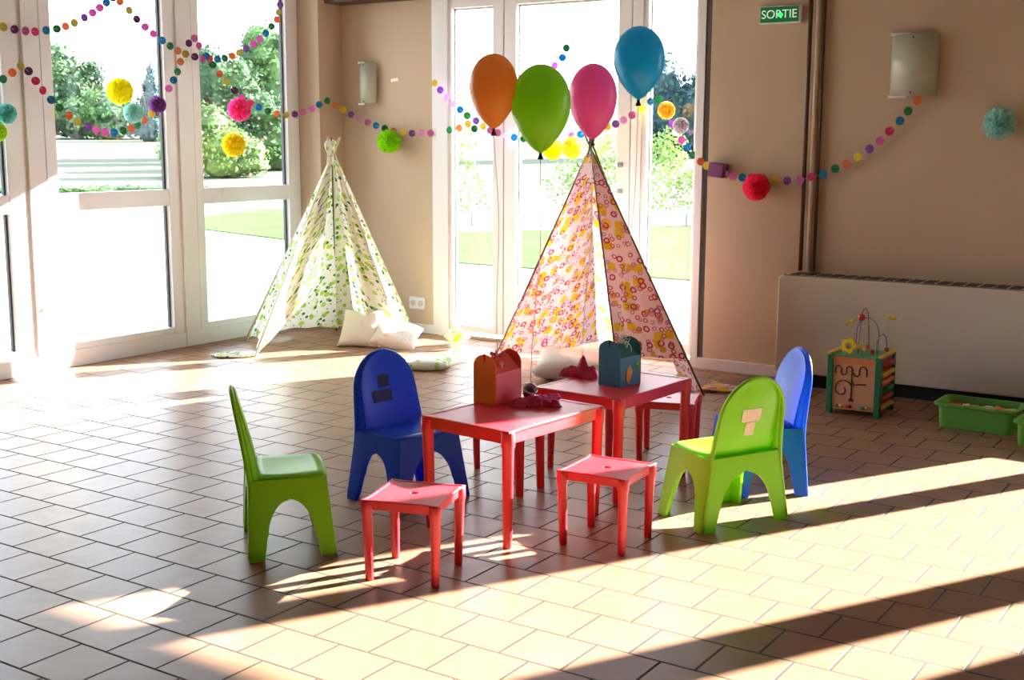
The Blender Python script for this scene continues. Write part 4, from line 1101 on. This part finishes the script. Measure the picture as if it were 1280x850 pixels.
# ------------------------------------------------------------------ bins
def bin_(label, loc, rz, w, d, h, m, fill):
    t = thing('storage_tray', label, 'tray', loc, rz, 'shallow green plastic trays')
    bm = MB(); outr = [(x_, y_) for x_, y_ in rrect(w, d, .035, 5)]
    lv = [(.86, .84, 0, 0), (.90, .88, h*.85, 0), (1.0, 1.0, h*.90, 0), (1.0, 1.0, h, 0), (.93, .91, h, 0), (.885, .865, h*.80, 0), (.84, .82, .008, 0)]
    rings = [[bm.verts.new((x_*fx, y_*fy, z_)) for x_, y_ in outr] for fx, fy, z_, _ in lv]; N = len(outr)
    for a, b in zip(rings, rings[1:]):
        for k in range(N): bm.faces.new((a[k], a[(k+1)%N], b[(k+1)%N], b[k]))
    bm.faces.new(rings[0][::-1]); bm.faces.new(rings[-1])
    obj('tray_shell', bm, m, t, bevel=.003, smooth=False)
    bm = MB()
    for s in (-1, 1): prism(bm, rrect(.06, .012, .004), -.004, .004, Matrix.Translation((s*w*.2, -d/2-.003, h*.95)))
    obj('catch', bm, m, t)
    return t
M_tray = plastic('leaf green plastic', '#5f9a28', rough=.45)
bn = bin_('green plastic tray by the heater, right of the activity cube', (-1.455, 6.715, 0), R(-1), .43, .27, .135, M_tray, 0)
bn2 = bin_('second green plastic tray cut by the right edge of the picture', (-1.045, 6.50, 0), R(-3), .36, .25, .13, M_tray, 0)
rnd = random.Random(9)
bc = [mat('toy block '+c, c, rough=.5) for c in ('#d8a068', '#c8c8b0', '#d86a3a', '#e8d0a0', '#8ab04a')]
for k in range(14):
    bm = MB(); a = .016+rnd.random()*.008
    box(bm, -a*1.5, a*1.5, -a, a, -a*.6, a*.6)
    o = obj('toy_block', bm, bc[k % 5], bevel=.003, loc=(-1.455 + ((k % 7)-3)*.046, 6.715 + (-.04 if k < 7 else .045) + rnd.uniform(-.01,.01), .095))
    o.rotation_euler = (rnd.uniform(-.25,.25), rnd.uniform(-.25,.25), rnd.uniform(-.3,.3))
    tag(o, 'small toy block lying in the left green tray', 'toy block', 'toy blocks in the tray')
for k in range(6):
    bm = MB(); sphere(bm, (0,0,0), .022, 12, 8)
    o = obj('toy_ball', bm, bc[2], smooth=True, loc=(-1.13 + (k%3)*.07, 6.46 + (k//3)*.07, .088))
    tag(o, 'small orange red toy ball in the right green tray', 'toy ball', 'toy balls in the second tray')

# ------------------------------------------------------------------ light
w = bpy.data.worlds.new('sky'); scene.world = w; w.use_nodes = True
t = NT(w); bg = t.n['Background']
tc = t.new('ShaderNodeTexCoord'); sp = t.new('ShaderNodeSeparateXYZ'); t.link(tc.outputs['Generated'], sp.inputs[0])
rp = t.new('ShaderNodeValToRGB'); e = rp.color_ramp.elements; e[0].position = 0; e[0].color = (.92,.955,1,1); e[1].position = .8; e[1].color = (.72,.84,1,1)
t.link(sp.outputs[2], rp.inputs[0]); t.link(rp.outputs[0], bg.inputs[0]); bg.inputs[1].default_value = WORLD = 6.9
sun = bpy.data.lights.new('sun', 'SUN'); sun.energy = 58; sun.angle = R(.55); sun.color = (1, .965, .91)
so = bpy.data.objects.new('sun', sun); COL.objects.link(so)
EL = R(22); az = R(61)
sd = Vector((math.cos(EL)*math.cos(az), math.cos(EL)*math.sin(az), math.sin(EL)))
so.rotation_euler = sd.to_track_quat('Z', 'Y').to_euler(); so.location = (4, 12, 6)

# ------------------------------------------------------------------ camera
cam = bpy.data.cameras.new('camera'); co = bpy.data.objects.new('camera', cam); COL.objects.link(co)
cam.sensor_width = 36; cam.lens = 43.31; cam.clip_start = .05; cam.clip_end = 500
Rm = Matrix(((0.8337375, -0.0915794, 0.5445135), (0.5521474, 0.1313670, -0.8233322), (0.0038691, 0.9870947, 0.1600909)))
co.matrix_world = Matrix.Translation((0, 0, 1.5)) @ Rm.to_4x4()
scene.camera = co
vs = scene.view_settings
vs.view_transform = 'Standard'; vs.look = 'None'; vs.gamma = 1; vs.use_curve_mapping = False; vs.exposure = 0.48
scene.cycles.max_bounces = 12; scene.cycles.diffuse_bounces = 6; scene.cycles.transparent_max_bounces = 16; scene.cycles.sample_clamp_indirect = 8
